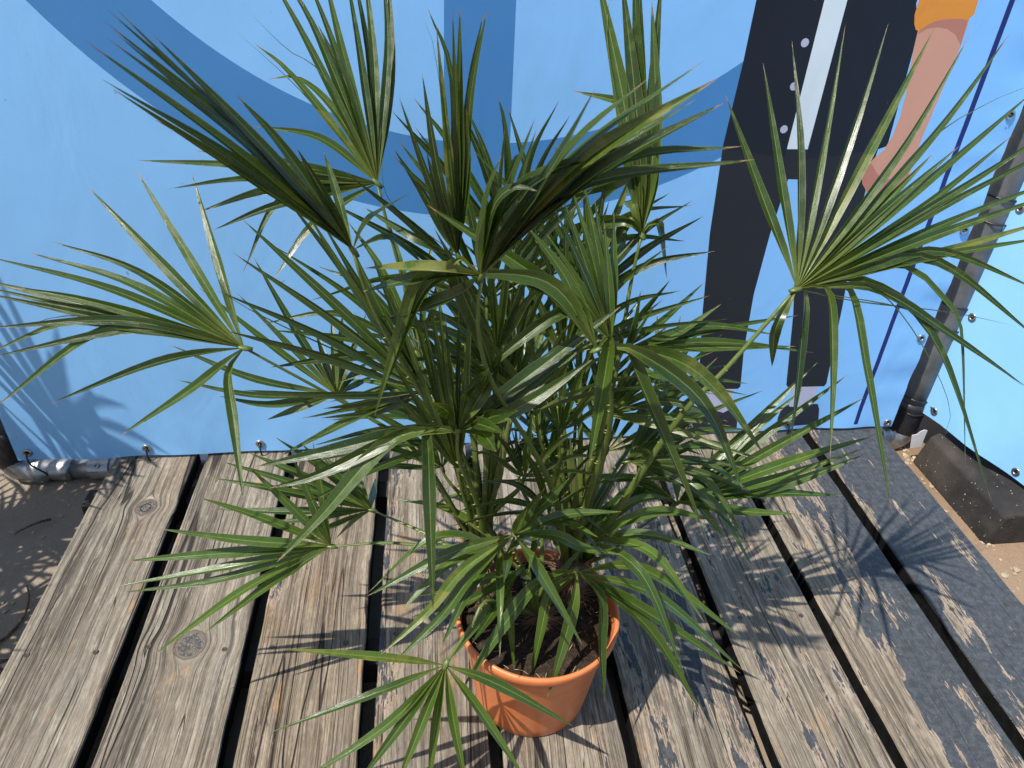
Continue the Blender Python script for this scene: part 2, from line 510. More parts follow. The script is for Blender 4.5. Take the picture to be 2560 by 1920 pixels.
def vinyl(name, col, rough=.55):
    """printed PVC banner cloth: fine weave, faint wrinkles and scuffs"""
    t = NT(name)
    P = t.coord()
    x, y, z = t.sep(P)
    s = 2200.0
    wv = t.math('MULTIPLY', t.math('SINE', t.math('MULTIPLY', t.math('ADD', x, z), s)), t.math('SINE', t.math('MULTIPLY', t.math('SUBTRACT', x, z), s)))
    n = t.noise(P, 2.2, 4, .55)
    f = t.noise(P, 600, 2, .6)
    k = t.math('ADD', t.mr(n, .3, .7, .955, 1.03, smooth=False), t.math('MULTIPLY', t.math('SUBTRACT', f, .5), .10))
    c = t.mix(1.0, col, t.xyz(k, k, k), 'MULTIPLY')
    # pale scuffs and rain streaks, dust along the lower hem
    sc = t.noise(t.xyz(t.math('MULTIPLY', x, 9), t.math('MULTIPLY', y, 9), t.math('MULTIPLY', z, 9)), 1.0, 6, .72, .6)
    m = t.math('MULTIPLY', t.mr(sc, .705, .745), .5)
    c = t.mix(m, c, (.62, .68, .74))
    dn = t.noise(P, 26, 5, .7)
    dirt = t.math('MULTIPLY', t.mr(dn, .69, .75), .55)
    c = t.mix(dirt, c, (.10, .10, .11))
    gr = t.noise(t.xyz(t.math('MULTIPLY', x, 3), y, t.math('MULTIPLY', z, 1.2)), 1.0, 6, .7)
    c = t.mix(t.mr(gr, .5, .72), c, t.mix(1.0, c, (.93, .92, .90), 'MULTIPLY'))
    wr = t.noise(t.xyz(t.math('MULTIPLY', x, 5), y, t.math('MULTIPLY', z, 2.5)), 1.0, 3, .5, .8)
    nrm = t.bump(wr, .010, .32)
    nrm = t.bump(f, .0005, .8, nrm)
    return t.done(t.bsdf(c, rough, nrm, spec=.22))
VB = {
    'sky': vinyl('print_light_blue', (.252, .545, .94)),
    'ring': vinyl('print_mid_blue', (.066, .235, .530)),
    'jacket': vinyl('print_black', (.013, .017, .026)),
    'white': vinyl('print_white', (.66, .76, .82)),
    'trouser': vinyl('print_charcoal', (.021, .024, .030)),
    'sock': vinyl('print_lavender', (.46, .47, .62)),
    'shoe': vinyl('print_slate', (.027, .032, .048)),
    'skin': vinyl('print_skin', (.63, .325, .225)),
    'skin2': vinyl('print_skin_shade', (.50, .205, .150)),
    'orange': vinyl('print_orange', (.76, .29, .045)),
    'navy': vinyl('print_navy', (.018, .028, .150)),
}

# ------------------------------------------------------------------ setting: ground and deck
GZ = -0.12
def ground():
    n, ext = 90, 1.0
    xs = np.concatenate([np.linspace(-60, -3.2, 12), np.linspace(-3, 3.4, 110), np.linspace(3.6, 60, 12)])
    ys = np.concatenate([np.linspace(-60, -1.2, 10), np.linspace(-1, 3, 80), np.linspace(3.2, 60, 10)])
    V, F = [], []
    for y in ys:
        for x in xs:
            near = abs(x) < 3.3 and -1.1 < y < 3.1
            z = GZ + (noise.noise(Vector((x * 3, y * 3, 0))) * .010 + noise.noise(Vector((x * 11, y * 11, 5))) * .004 if near else 0)
            V.append((x, y, z))
    w = len(xs)
    for j in range(len(ys) - 1):
        for i in range(w - 1):
            F.append((j * w + i, j * w + i + 1, (j + 1) * w + i + 1, (j + 1) * w + i))
    return mk('ground', V, F, SAND, loc=(0, 0, 0), smooth=True, kind='structure', label='pale trampled sand around and below the deck')
ground()

SIDE = plain('board_edge_dark', (.007, .007, .007), .9, var=.5, nscale=40, bumpd=.002, spec=.1)  # old dark paint on board sides, blackened further to deepen the gap shade
deck_mb = MB()
for y in (-.45, .35, 1.14, 1.72):
    deck_mb.box((.29, y, (-.046 + GZ) / 2 - .002), (1.30, .035, (-.046 - GZ) / 2 - .001))
BEARER = plain('bearer_wood', (.035, .030, .025), .85, var=.4, nscale=25, bumpd=.002)
deck = deck_mb.build('deck', BEARER, kind='structure', label='weathered grey wooden deck of wide boards under the palm')

PL = [  # x0, x1, paint, slope, knots (world x, y, r), tint, warm, seed
    (-.957, -.719, -.235, 0, [(-.800, 1.620, .026)], (1.0, .985, .96), .30, 1.3, 1.0),
    (-.687, -.441, -.185, 0, [(-.566, 1.150, .034)], (1.0, .985, .95), .32, 2.9, .9),
    (-.410, -.162, -.150, -.3, [], (.93, .86, .77), .55, 4.1, 1.25),
    (-.130, .110, -.085, -.45, [], (.93, .90, .85), .25, 5.7, 1.0),
    (.138, .396, -.140, 0, [], (1.0, .97, .92), .22, 6.6, 1.1),
    (.424, .681, -.045, .10, [(.50, 1.42, .018)], (.98, .95, .90), .15, 7.9, 1.0),
    (.719, .962, -.070, -.05, [], (1.04, 1.0, .93), .15, 9.2, 1.2),
    (.990, 1.254, .012, .55, [(1.10, 1.10, .016)], (1.0, .95, .87), .30, 10.4, .9),
    (1.288, 1.540, .085, .35, [], (1.04, .99, .92), .22, 12.1, 1.0),
]
SCREW = plain('rusty_screw', (.085, .070, .058), .5, .6, var=.4, nscale=300)
for i, (x0, x1, pt, sl, kn, tint, warm, sd, fq) in enumerate(PL):
    y0, y1 = -.75 + .01 * math.sin(i * 7), 1.826 + .0254 * ((x0 + x1) / 2 + 1.22) + .034 + .004 * math.sin(i * 5)
    cx, cy, hw = (x0 + x1) / 2, (y0 + y1) / 2, (x1 - x0) / 2
    m = wood_mat('weathered_board_%d' % i, pt, sl, [(k[0] - cx, k[1] - cy, k[2]) for k in kn], tint, warm, sd, fq)
    ny = 131
    prof = [(-1, -.046), (-1, -.006), (-.985, -.0015), (-.955, 0)] + [(q, 0) for q in np.linspace(-.8, .8, 9)] + [(.955, 0), (.985, -.0015), (1, -.006), (1, -.046)]
    V, F, mi = [], [], []
    npf = len(prof)
    for j in range(ny):
        y = y0 + (y1 - y0) * j / (ny - 1)
        for (q, z) in prof:
            e = 0
            if abs(q) > .95:
                e = (noise.noise(Vector((y * 9, q * 3, sd))) * .0022 + noise.noise(Vector((y * 40, q * 3, sd))) * .0010)
            zz = z
            if z > -.01:
                zz += .0016 * q * q + .0012 * noise.noise(Vector((y * 2, q, sd))) - (.0012 * max(0, noise.noise(Vector((y * 25, q * 2, sd + 3)))) if abs(q) > .9 else 0)
            V.append((cx + q * hw + e, y, zz))
    for j in range(ny - 1):
        for k in range(npf - 1):
            F.append((j * npf + k, j * npf + k + 1, (j + 1) * npf + k + 1, (j + 1) * npf + k))
            mi.append(1 if k in (0, npf - 2) else 0)
        F.append((j * npf + npf - 1, j * npf, (j + 1) * npf, (j + 1) * npf + npf - 1)); mi.append(1)
    F.append(tuple(range(npf))); mi.append(0)
    F.append(tuple((ny - 1) * npf + k for k in reversed(range(npf)))); mi.append(0)
    pk = mk('plank', V, F, [m, SIDE], deck, loc=(cx, cy, 0), smooth=False, midx=mi)
    for y in (.36, 1.142):
        for q in (-.68, .62):
            sc = MB()
            sx, sy = cx + q * hw + random.uniform(-.01, .01), y + random.uniform(-.012, .012)
            sc.lathe([(.0005, .0016), (.0030, .0018), (.0052, .0020), (.0060, .0010), (.0060, -.004)], (sx, sy, .0012), 12)
            sc.build('screw', SCREW, pk)

# ------------------------------------------------------------------ printed banners
BA = Vector((-1.22076, 1.82633, 0))
BU = Vector((.99967716, .0254081, 0))
BN = Vector((BU.y, -BU.x, 0))            # towards the viewer
BW, BT = 2.806, 1.78
def inpoly(p, P):
    c = False
    j = len(P) - 1
    for i in range(len(P)):
        if (P[i][1] > p[1]) != (P[j][1] > p[1]) and p[0] < (P[j][0] - P[i][0]) * (p[1] - P[i][1]) / (P[j][1] - P[i][1]) + P[i][0]:
            c = not c
        j = i
    return c
def disc(cx, cy, r, n=20):
    return [(cx + r * math.cos(2 * math.pi * k / n), cy + r * math.sin(2 * math.pi * k / n)) for k in range(n)]
def rnd_arc(P, it=1):
    """one Chaikin pass: rounds a drawn outline"""
    for _ in range(it):
        Q = []
        for i in range(len(P)):
            a, b = P[i], P[(i + 1) % len(P)]
            Q += [(a[0] * .75 + b[0] * .25, a[1] * .75 + b[1] * .25), (a[0] * .25 + b[0] * .75, a[1] * .25 + b[1] * .75)]
        P = Q
    return P
TP = BT - .004
SH = [  # (colour, outline in metres along / up the banner), painted in this order
    ('ring', [(1.268, TP), (1.428, TP), (1.430, .90), (1.264, .90)]),
    ('trouser', [(1.990, .955), (2.168, .962), (2.229, .962), (2.428, .962), (2.428, .94), (2.434, .782), (2.478, .485), (2.512, .198), (2.507, .187), (2.381, .188), (2.373, .197), (2.325, .457), (2.273, .676), (2.231, .876), (2.194, .877), (2.183, .719), (2.181, .529), (2.196, .332), (2.214, .214), (2.216, .195), (2.209, .187), (2.084, .191), (2.073, .203), (2.070, .227), (2.034, .463), (2.004, .72)]),
    ('shoe', [(1.985, .026), (1.994, .055), (2.015, .079), (2.113, .134), (2.142, .108), (2.18, .094), (2.205, .112), (2.222, .108), (2.232, .09), (2.243, .026)]),
    ('shoe', [(2.382, .026), (2.377, .066), (2.382, .111), (2.406, .118), (2.487, .117), (2.506, .116), (2.518, .095), (2.536, .026)]),
    ('sock', [(2.104, .1885), (2.195, .1875), (2.203, .108), (2.179, .094), (2.141, .109), (2.119, .146)]),
    ('sock', [(2.399, .1885), (2.486, .1865), (2.488, .116), (2.447, .104), (2.406, .110)]),
    ('jacket', [(2.0, TP), (2.167, TP), (2.168, .958), (2.168, .935), (1.989, .957), (1.997, 1.171)]),
    ('jacket', [(2.224, TP), (2.405, TP), (2.405, 1.31), (2.434, 1.251), (2.438, 1.194), (2.452, .969), (2.428, .96), (2.229, .929), (2.2265, .958)]),
    ('white', [(2.167, TP), (2.224, TP), (2.2265, .958), (2.168, .958)]),
    ('sock', disc(2.145, 1.216, .0102)), ('sock', disc(2.144, 1.115, .0102)), ('sock', disc(2.146, 1.009, .0102)), ('sock', disc(2.144, 1.32, .0102)), ('sock', disc(2.144, 1.425, .0102)),
    ('skin', rnd_arc([(2.430, 1.275), (2.468, 1.30), (2.531, 1.31), (2.559, 1.31), (2.562, 1.24), (2.562, 1.197), (2.554, 1.103), (2.545, .991), (2.545, .927), (2.549, .861), (2.533, .837), (2.499, .817), (2.448, .817), (2.433, .846), (2.41, .87), (2.408, .898), (2.416, .926), (2.455, .969), (2.462, 1.068), (2.438, 1.194)])),
    ('skin2', [(2.434, 1.262), (2.468, 1.285), (2.531, 1.295), (2.556, 1.295), (2.561, 1.221), (2.537, 1.245), (2.509, 1.257), (2.481, 1.26), (2.455, 1.256), (2.436, 1.243)]),
    ('skin2', rnd_arc([(2.411, .869), (2.409, .898), (2.417, .925), (2.43, .914), (2.453, .889), (2.478, .877), (2.517, .88), (2.535, .899), (2.546, .894), (2.547, .862), (2.532, .839), (2.499, .820), (2.449, .820), (2.434, .847)])),
    ('orange', [(2.404, TP), (2.60, TP), (2.575, 1.40), (2.566, 1.323), (2.568, 1.29), (2.555, 1.279), (2.530, 1.2808), (2.509, 1.280), (2.487, 1.2775), (2.467, 1.272), (2.450, 1.263), (2.436, 1.2505), (2.426, 1.253), (2.417, 1.266), (2.410, 1.287)]),
    ('navy', [(2.645, TP), (2.660, TP), (2.676, .026), (2.661, .026)]),
]
def wave(s, t, w, h):
    d = .006 * noise.noise(Vector((s * 1.3, t * 1.1, 3.0)))
    hem = max(0, 1 - t / .16)
    d += hem * .009 * noise.noise(Vector((s * 7, t * 4, 9.0)))
    e = max(0, 1 - (w - s) / .18)
    d += e * .010 * noise.noise(Vector((s * 3, t * 13, 1.0)))
    return d

def make_banner(name, A, U, N, z0, w, h, shapes, ring, eyes, label, step):
    key = list(VB)
    pts, edges = [], []
    def addp(x, y):
        pts.append((x, y)); return len(pts) - 1
    # outline with the stitched hem line
    for x0, y0, x1, y1 in ((0, 0, w, 0), (w, 0, w, h), (w, h, 0, h), (0, h, 0, 0)):
        k = int(max(abs(x1 - x0), abs(y1 - y0)) / step)
        for i in range(k):
            addp(x0 + (x1 - x0) * i / k, y0 + (y1 - y0) * i / k)
    nb = len(pts)
    edges += [(i, (i + 1) % nb) for i in range(nb)]
    for y in np.arange(step * .7, h - step * .4, step):
        for x in np.arange(step * .7, w - step * .4, step):
            addp(x + random.uniform(-.1, .1) * step, y + random.uniform(-.1, .1) * step)
    def chain(P, closed=True):
        idx = []
        for i in range(len(P)):
            a, b = P[i], P[(i + 1) % len(P)]
            idx.append(addp(a[0], a[1] - z0))
            if not closed and i == len(P) - 1: break
            L = math.hypot(b[0] - a[0], b[1] - a[1])
            for q in range(1, int(L / (step * 1.2)) + 1):
                f = q / (int(L / (step * 1.2)) + 1)
                idx.append(addp(a[0] + (b[0] - a[0]) * f, a[1] + (b[1] - a[1]) * f - z0))
        for i in range(len(idx) - (0 if closed else 1)):
            edges.append((idx[i], idx[(i + 1) % len(idx)]))
    for c, P in shapes:
        chain(P)
    if ring:
        cx, cy, ri, ro = ring
        for r in (ri, ro):
            arc = [(cx + r * math.cos(a), cy + r * math.sin(a)) for a in np.linspace(math.pi, 2 * math.pi, 110)]
            arc = [p for p in arc if p[1] < BT - .01]
            chain(arc, closed=False)
    v, e, f, *_ = delaunay_2d_cdt([Vector(p) for p in pts], edges, [], 0, 1e-5)
    mi = []
    for t in f:
        c = ((v[t[0]].x + v[t[1]].x + v[t[2]].x) / 3, (v[t[0]].y + v[t[1]].y + v[t[2]].y) / 3 + z0)
        k = 'sky'
        if ring and ri < math.hypot(c[0] - cx, c[1] - cy) < ro:
            k = 'ring'
        for cc, P in shapes:
            if inpoly(c, P): k = cc
        mi.append(key.index(k))
    V = [A + U * p.x + Vector((0, 0, z0 + p.y)) + N * wave(p.x, p.y, w, h) for p in v]
    root = empty(name, A + U * (w / 2) + Vector((0, 0, z0)), label=label, cat='banner')
    # triangles face the viewer
    nn = (V[f[0][1]] - V[f[0][0]]).cross(V[f[0][2]] - V[f[0][0]])
    if nn.dot(N) < 0: f = [tuple(reversed(t)) for t in f]
    sheet = mk('printed_sheet', V, f, [VB[k] for k in key], root, loc=A, smooth=True, midx=mi)
    for (x, t) in eyes:
        p = A + U * x + Vector((0, 0, t)) + N * (wave(x, t - z0, w, h) + .0022)
        g = MB()
        g.torus(p, N, .0098, .0042, 20, 8, .6)
        g.build('eyelet', EYE, root, smooth=True)
        hl = MB()
        hl.lathe([(.0002, 0), (.007, 0)], (0, 0, 0), 14)
        a1 = N.orthogonal().normalized(); b1 = N.cross(a1)
        hv = [p - N * .0012 + a1 * q[0] + b1 * q[1] for q in hl.V]
        mk('eyelet_hole', hv, hl.F, TIE, root)
    return root

EYES = [(.033, .040), (.368, .040), (.698, .040), (1.04, .040), (1.385, .040), (1.73, .040), (2.073, .040), (2.423, .036), (2.785, .030), (2.783, .366), (2.782, .729), (2.777, 1.056), (2.777, 1.40), (.022, .37), (.022, .73)]
banner = make_banner('printed_banner', BA, BU, BN, .012, BW, BT - .012, SH, (1.3705, 2.015, 1.052, 1.246), EYES,
    'blue printed banner with a dark ring and a figure in black jacket', .030)
B2A = Vector((1.6985, 1.927, 0))
B2U = Vector((.27308, -.96199, 0))
B2N = Vector((B2U.y, -B2U.x, 0))
side_banner = make_banner('side_banner', B2A, B2U, B2N, .048, 2.4, 1.72, [], None, [(.046, .080), (.036, .441), (.032, .797), (.032, 1.15), (.367, .071), (.71, .071), (1.05, .071)],
    'plain light blue banner panel turned at an angle behind the grey post', .040)

# ------------------------------------------------------------------ frame of tubes behind the banners
def catmull(P, n):
    P = [Vector(p) for p in P]
    if len(P) == 2:
        return [P[0].lerp(P[1], i / n) for i in range(n + 1)]
    Q = [P[0] * 2 - P[1]] + P + [P[-1] * 2 - P[-2]]
    # centripetal-ish sampling by length
    seg = [(P[i + 1] - P[i]).length for i in range(len(P) - 1)]
    tot = sum(seg)
    out = []
    for k in range(n + 1):
        d = tot * k / n
        i = 0
        while i < len(seg) - 1 and d > seg[i]:
            d -= seg[i]; i += 1
        t = min(1, d / max(seg[i], 1e-6))
        a, b, c, e = Q[i], Q[i + 1], Q[i + 2], Q[i + 3]
        out.append(.5 * ((2 * b) + (c - a) * t + (2 * a - 5 * b + 4 * c - e) * t * t + (3 * b - a - 3 * c + e) * t ** 3))
    return out

frame = empty('banner_frame', (1.675, 1.955, GZ), label='tube frame with grey corner post and galvanised bottom rail holding the banners', cat='frame')
PX = Vector((1.684, 1.968, 0))
m = MB(); m.tube([PX + Vector((0, 0, z)) for z in np.linspace(.02, 1.80, 12)], .051, 24)
m.build('post', DULL, frame, smooth=True)
m = MB(); m.tube([PX + Vector((0, 0, z)) for z in (-.055, -.03, .0, .03, .055, .075)], [.0545, .0565, .0550, .0562, .0552, .0540], 24)
m.build('tape_wrap', TAPE, frame, smooth=True)
m = MB(); m.tube(catmull([PX + Vector((0, 0, -.02)), PX + Vector((-.004, -.001, -.062)), PX + Vector((-.03, -.003, -.085)), PX + Vector((-.085, -.006, -.088))], 14), [.054] * 5 + [.056] * 5 + [.046] * 5, 24)
m.build('elbow', GALV, frame, smooth=True)
ry = lambda x: 1.903 + (x + 1.15) * .0185
m = MB(); m.tube([(x, ry(x), -.087) for x in np.linspace(-1.13, 1.60, 20)], .031, 20)
m.build('bottom_rail', GALV, frame, smooth=True)
for x in (-1.035, .25):
    m = MB(); m.tube([(x - .030, ry(x), -.086), (x - .0295, ry(x), -.086), (x + .0295, ry(x), -.086), (x + .030, ry(x), -.086)], [.031, .0375, .0375, .031], 20)
    m.build('coupler', GALV, frame, smooth=False)
    m = MB(); m.torus((x - .002, ry(x) - .028, -.058), (0, -.6, .8), .007, .003)
    m.build('set_screw', GALV, frame, smooth=True)
LX = Vector((-1.285, 1.905, 0))
m = MB(); m.tube([LX + Vector((0, 0, z)) for z in np.linspace(.03, 1.80, 12)], .041, 24)
m.build('post', DULL, frame, smooth=True)
m = MB(); m.tube([LX + Vector((0, 0, z)) for z in (-.05, -.02, .02, .06, .075)], [.046, .049, .048, .048, .044], 24)
m.build('tape_wrap', TAPE, frame, smooth=True)
m = MB(); m.tube(catmull([LX + Vector((0, -.0, -.02)), LX + Vector((.01, -.002, -.06)), LX + Vector((.05, -.003, -.083)), LX + Vector((.165, -.003, -.087))], 14), [.046] * 5 + [.044] * 5 + [.036] * 5, 24)
m.build('elbow', GALV, frame, smooth=True)

def tie(pts, r=.0028):
    b = MB(); b.tube(catmull(pts, 24), r, 6)
    return b.build('cable_tie', TIE, banner, smooth=True)
def at_banner(s, t, off=.004):
    return BA + BU * s + Vector((0, 0, t)) + BN * off
def around_post(z, s, t, drop=.0):
    e = at_banner(s, t, .006)
    P = [at_banner(s, t, -.012), e, PX + Vector((-.055, -.022, z)), PX + Vector((-.018, -.056, z - .002)), PX + Vector((.036, -.044, z - .005 - drop)), PX + Vector((.057, .004, z - .008 - drop)), PX + Vector((.02, .056, z - .006))]
    tie(P)
for (s, t) in ((2.785, .030), (2.783, .366), (2.782, .729), (2.777, 1.056)):
    around_post(t + .012, s, t)
for (s, t) in ((.046, .080), (.036, .441), (.032, .797)):
    e = B2A + B2U * s + Vector((0, 0, t))
    b = MB(); b.tube(catmull([e - B2N * .012, e + B2N * .005, PX + Vector((.024, -.052, t + .012)), PX + Vector((-.024, -.052, t + .018)), PX + Vector((-.055, 0, t + .02)), PX + Vector((-.03, .035, t + .02))], 24), .0028, 6)
    b.build('cable_tie', TIE, side_banner, smooth=True)
for s in (.033, .368, .698, 1.04, 2.073, 2.423):
    x = BA.x + s
    c = Vector((x + .006, ry(x), -.087))
    tie([at_banner(s, .040, -.012), at_banner(s, .040, .006), at_banner(s + .002, .004, .010), c + Vector((0, -.037, .012)), c + Vector((.002, -.030, -.022)), c + Vector((.002, .0, -.036))])

# white tag hanging from a tie at the corner
tg = MB()
tp = [(1.648, -.004), (1.664, .000), (1.672, .014), (1.684, .021), (1.696, .018), (1.706, -.060), (1.668, -.066)]
for off in (0, .0012):
    tg.V += [(x, 1.857 - off + (.02 - z) * .10, z) for x, z in tp]
n = len(tp)
tg.F = [tuple(range(n))[::-1], tuple(range(n, 2 * n))] + [(i, (i + 1) % n, n + (i + 1) % n, n + i) for i in range(n)]
tg.build('white_tag', TAGM, label='blank white card tag hanging at the foot of the grey post', cat='tag')

# rubber foot block
blk = empty('rubber_foot', (1.9, 1.65, GZ), label='black recycled rubber foot block on the sand under the side banner', cat='foot block')
def prism(P, y0, y1, name, mat, par, bev=.006):
    b = MB()
    n = len(P)
    b.V = [(x, y0, z) for x, z in P] + [(x, y1, z) for x, z in P]
    b.F = [tuple(range(n)), tuple(range(n, 2 * n))[::-1]] + [(i, n + i, n + (i + 1) % n, (i + 1) % n) for i in range(n)]
    o = b.build(name, mat, par)
    return bevel(o, bev, 3)
prism([(1.690, GZ - .004), (2.25, GZ - .004), (2.25, .006), (1.742, .006), (1.716, -.010)], 1.455, 1.860, 'block_body', RUBBER, blk, .010)
prism([(1.79, .002), (2.20, .002), (2.18, .030), (1.815, .030)], 1.47, 1.80, 'raised_pad', RUBBER, blk, .008)

# pebbles, twigs and fallen leaves on the sand
pb = MB()
for k in range(420):
    if k < 240:
        x, y = random.uniform(1.60, 1.74), random.uniform(.5, 1.95)
        if random.random() < .6: x = random.gauss(1.705, .018)
        if y < 1.45 and random.random() < .5: x = random.uniform(1.6, 2.1)
    else:
        x, y = random.uniform(-1.9, -.98), random.uniform(.4, 1.9)
    r = random.choice((.0022, .003, .004, .006)) * random.uniform(.7, 1.5) * (1.5 if x > 0 else 1)
    bm = bmesh.new()
    bmesh.ops.create_icosphere(bm, subdivisions=1, radius=r)
    sc = Vector((random.uniform(.8, 1.7), random.uniform(.7, 1.2), random.uniform(.4, .7)))
    a = random.uniform(0, 6.28)
    z = GZ + noise.noise(Vector((x * 3, y * 3, 0))) * .010 + noise.noise(Vector((x * 11, y * 11, 5))) * .004
    vs = []
    for vv in bm.verts:
        q = Vector((vv.co.x * sc.x, vv.co.y * sc.y, vv.co.z * sc.z)) * (1 + .25 * noise.noise(vv.co * 300 + Vector((k, 0, 0))))
        vs.append((x + q.x * math.cos(a) - q.y * math.sin(a), y + q.x * math.sin(a) + q.y * math.cos(a), z + q.z + r * .2))
    pb.add(vs, [[w.index for w in f.verts] for f in bm.faces])
    bm.free()
pb.build('gravel', PEBBLE, kind='stuff', label='small pebbles scattered on the sand beside the deck', cat='gravel')
for i, (pts, lab) in enumerate(((((-1.188, 1.65), (-1.15, 1.675), (-1.118, 1.705)), 'straight thin dark twig on the sand beside the deck'),
                 (((-1.077, 1.449), (-1.05, 1.40), (-1.045, 1.34), (-1.07, 1.27), (-1.14, 1.20)), 'bent dark twig lying against the outer board of the deck'))):
    b = MB()
    b.tube(catmull([(x, y, GZ + .012 + .006 * math.sin(k * 2.)) for k, (x, y) in enumerate(pts)], 12), list(np.linspace(.0022, .0045, 13)), 6)
    b.build('twig', FIBRE, label=lab, cat='twig')

# ------------------------------------------------------------------ plant pot with soil
PC = Vector((.213, .990, 0))
def make_pot(c, label, parent_cat='pot', s=1.0):
    root = empty('plant_pot', c, label=label, cat='pot')
    b = MB()
    prof = [(.0, .004), (.112, .004), (.120, .0), (.125, .006), (.128, .03), (.1515, .222), (.1525, .226), (.159, .2275), (.1605, .230), (.1625, .244), (.167, .2455), (.169, .248), (.170, .262), (.1685, .2665), (.165, .268), (.1615, .2665), (.1600, .262), (.1565, .235), (.1500, .20), (.13, .10), (.0, .10)]
    b.lathe([(r * s, z * s) for r, z in prof], c, 96)
    b.build('pot_body', POT, root, smooth=True)
    V, F = [], []
    nr, na = 34, 96
    for i in range(nr + 1):
        r = (.1555 * s) * i / nr
        for j in range(na):
            a = 2 * math.pi * j / na
            x, y = c[0] + r * math.cos(a), c[1] + r * math.sin(a)
            z = c[2] + .232 * s + noise.noise(Vector((x * 22, y * 22, 1))) * .006 + noise.noise(Vector((x * 70, y * 70, 2))) * .0045 + noise.noise(Vector((x * 190, y * 190, 2))) * .0022 + .010 * (1 - (r / .155) ** 2)
            V.append((x, y, z))
    for i in range(nr):
        for j in range(na):
            k = (j + 1) % na
            F.append((i * na + j, i * na + k, (i + 1) * na + k, (i + 1) * na + j))
    soil = mk('soil', V, F, SOIL, root, smooth=True)
    b = MB()
    for k in range(110):
        r, a = .148 * s * math.sqrt(random.random()), random.uniform(0, 6.28)
        x, y = c[0] + r * math.cos(a), c[1] + r * math.sin(a)
        z = c[2] + .241 * s + random.uniform(-.003, .004)
        q = random.uniform(0, 6.28)
        L = random.uniform(.002, .008)
        d = Vector((math.cos(q) * L, math.sin(q) * L, random.uniform(-.002, .003)))
        b.tube([Vector((x, y, z)) - d, Vector((x, y, z)) + Vector((0, 0, .001)), Vector((x, y, z)) + d], [.0003, .0006, .0003], 4)
    b.build('straw_litter', BITS, soil, kind='stuff')
    return root
make_pot(PC, 'terracotta coloured plastic pot of dark soil standing on the deck boards')

# ------------------------------------------------------------------ palm building blocks
def leaflet(pts, nrm, W, parent, mat, roll=0.0, fold=None, fuse=.22):
    """one fan segment: V-folded blade tapering to a point along the 3D path pts"""
    N = 15
    C = catmull(pts, N)
    L = sum((C[i + 1] - C[i]).length for i in range(N))
    up = Vector(nrm)
    V, F, UV = [], [], []
    fold = random.uniform(.25, .6) if fold is None else fold
    lift = random.uniform(.8, 1.2)
    flat_to = random.uniform(.34, .50)
    tw = random.uniform(-.3, .3)
    for i in range(N + 1):
        t = (C[min(i + 1, N)] - C[max(i - 1, 0)]).normalized()
        up = (up - t * up.dot(t))
        up = up.normalized() if up.length > 1e-4 else t.orthogonal().normalized()
        v = i / N
        a = roll * min(1, v * 1.6) + tw * v
        sd = t.cross(up)
        n2 = up * math.cos(a) + sd * math.sin(a)
        s2 = t.cross(n2)
        if v < fuse:
            w = .10 + .90 * (v / fuse) ** .8
        else:
            x = max(0, (v - flat_to) / (1 - flat_to))
            w = max(.02, (1 - x) ** .9 * (1 + .25 * x))
        if i == N: w = .012
        hw = W * .5 * w
        fo = (1.15 * (1 - min(1, v / .45)) + fold * min(1, v / .45))
        ez = hw * math.sin(fo) * lift
        ex = hw * math.cos(fo)
        mz = -0.0
        wav = .04 * hw * math.sin(i * 1.7 + tw * 20)
        V += [C[i] + s2 * (-ex) + n2 * (ez + wav), C[i] + s2 * (-ex * .5) + n2 * (ez * .42), C[i] + n2 * mz, C[i] + s2 * (ex * .5) + n2 * (ez * .42), C[i] + s2 * ex + n2 * (ez - wav)]
        UV += [(0, v), (.25, v), (.5, v), (.75, v), (1, v)]
    for i in range(N):
        for k in range(4):
            F.append((i * 5 + k, i * 5 + k + 1, (i + 1) * 5 + k + 1, (i + 1) * 5 + k))
    o = mk('leaflet', V, F, mat, parent, smooth=True, uv=UV)
    me = o.data
    sh = me.attributes.new('sharp_edge', 'BOOLEAN', 'EDGE')
    ev = np.empty(len(me.edges) * 2, dtype=np.int32)
    me.edges.foreach_get('vertices', ev)
    ev = ev.reshape(-1, 2)
    sh.data.foreach_set('value', ((ev[:, 0] % 5 == 2) & (ev[:, 1] % 5 == 2)))
    return o

def fan_normal(hub, tips):
    D = np.array([(Vector(t) - hub).normalized()[:] for t in tips])
    _, _, vt = np.linalg.svd(D - D.mean(0) * .0)
    n = Vector(vt[2])
    ax = Vector(D.mean(0)).normalized()
    n = (n - ax * n.dot(ax)).normalized()
    if abs(n.z) > .3:
        if n.z < 0: n = -n
    elif n.y > 0:
        n = -n
    return n, ax

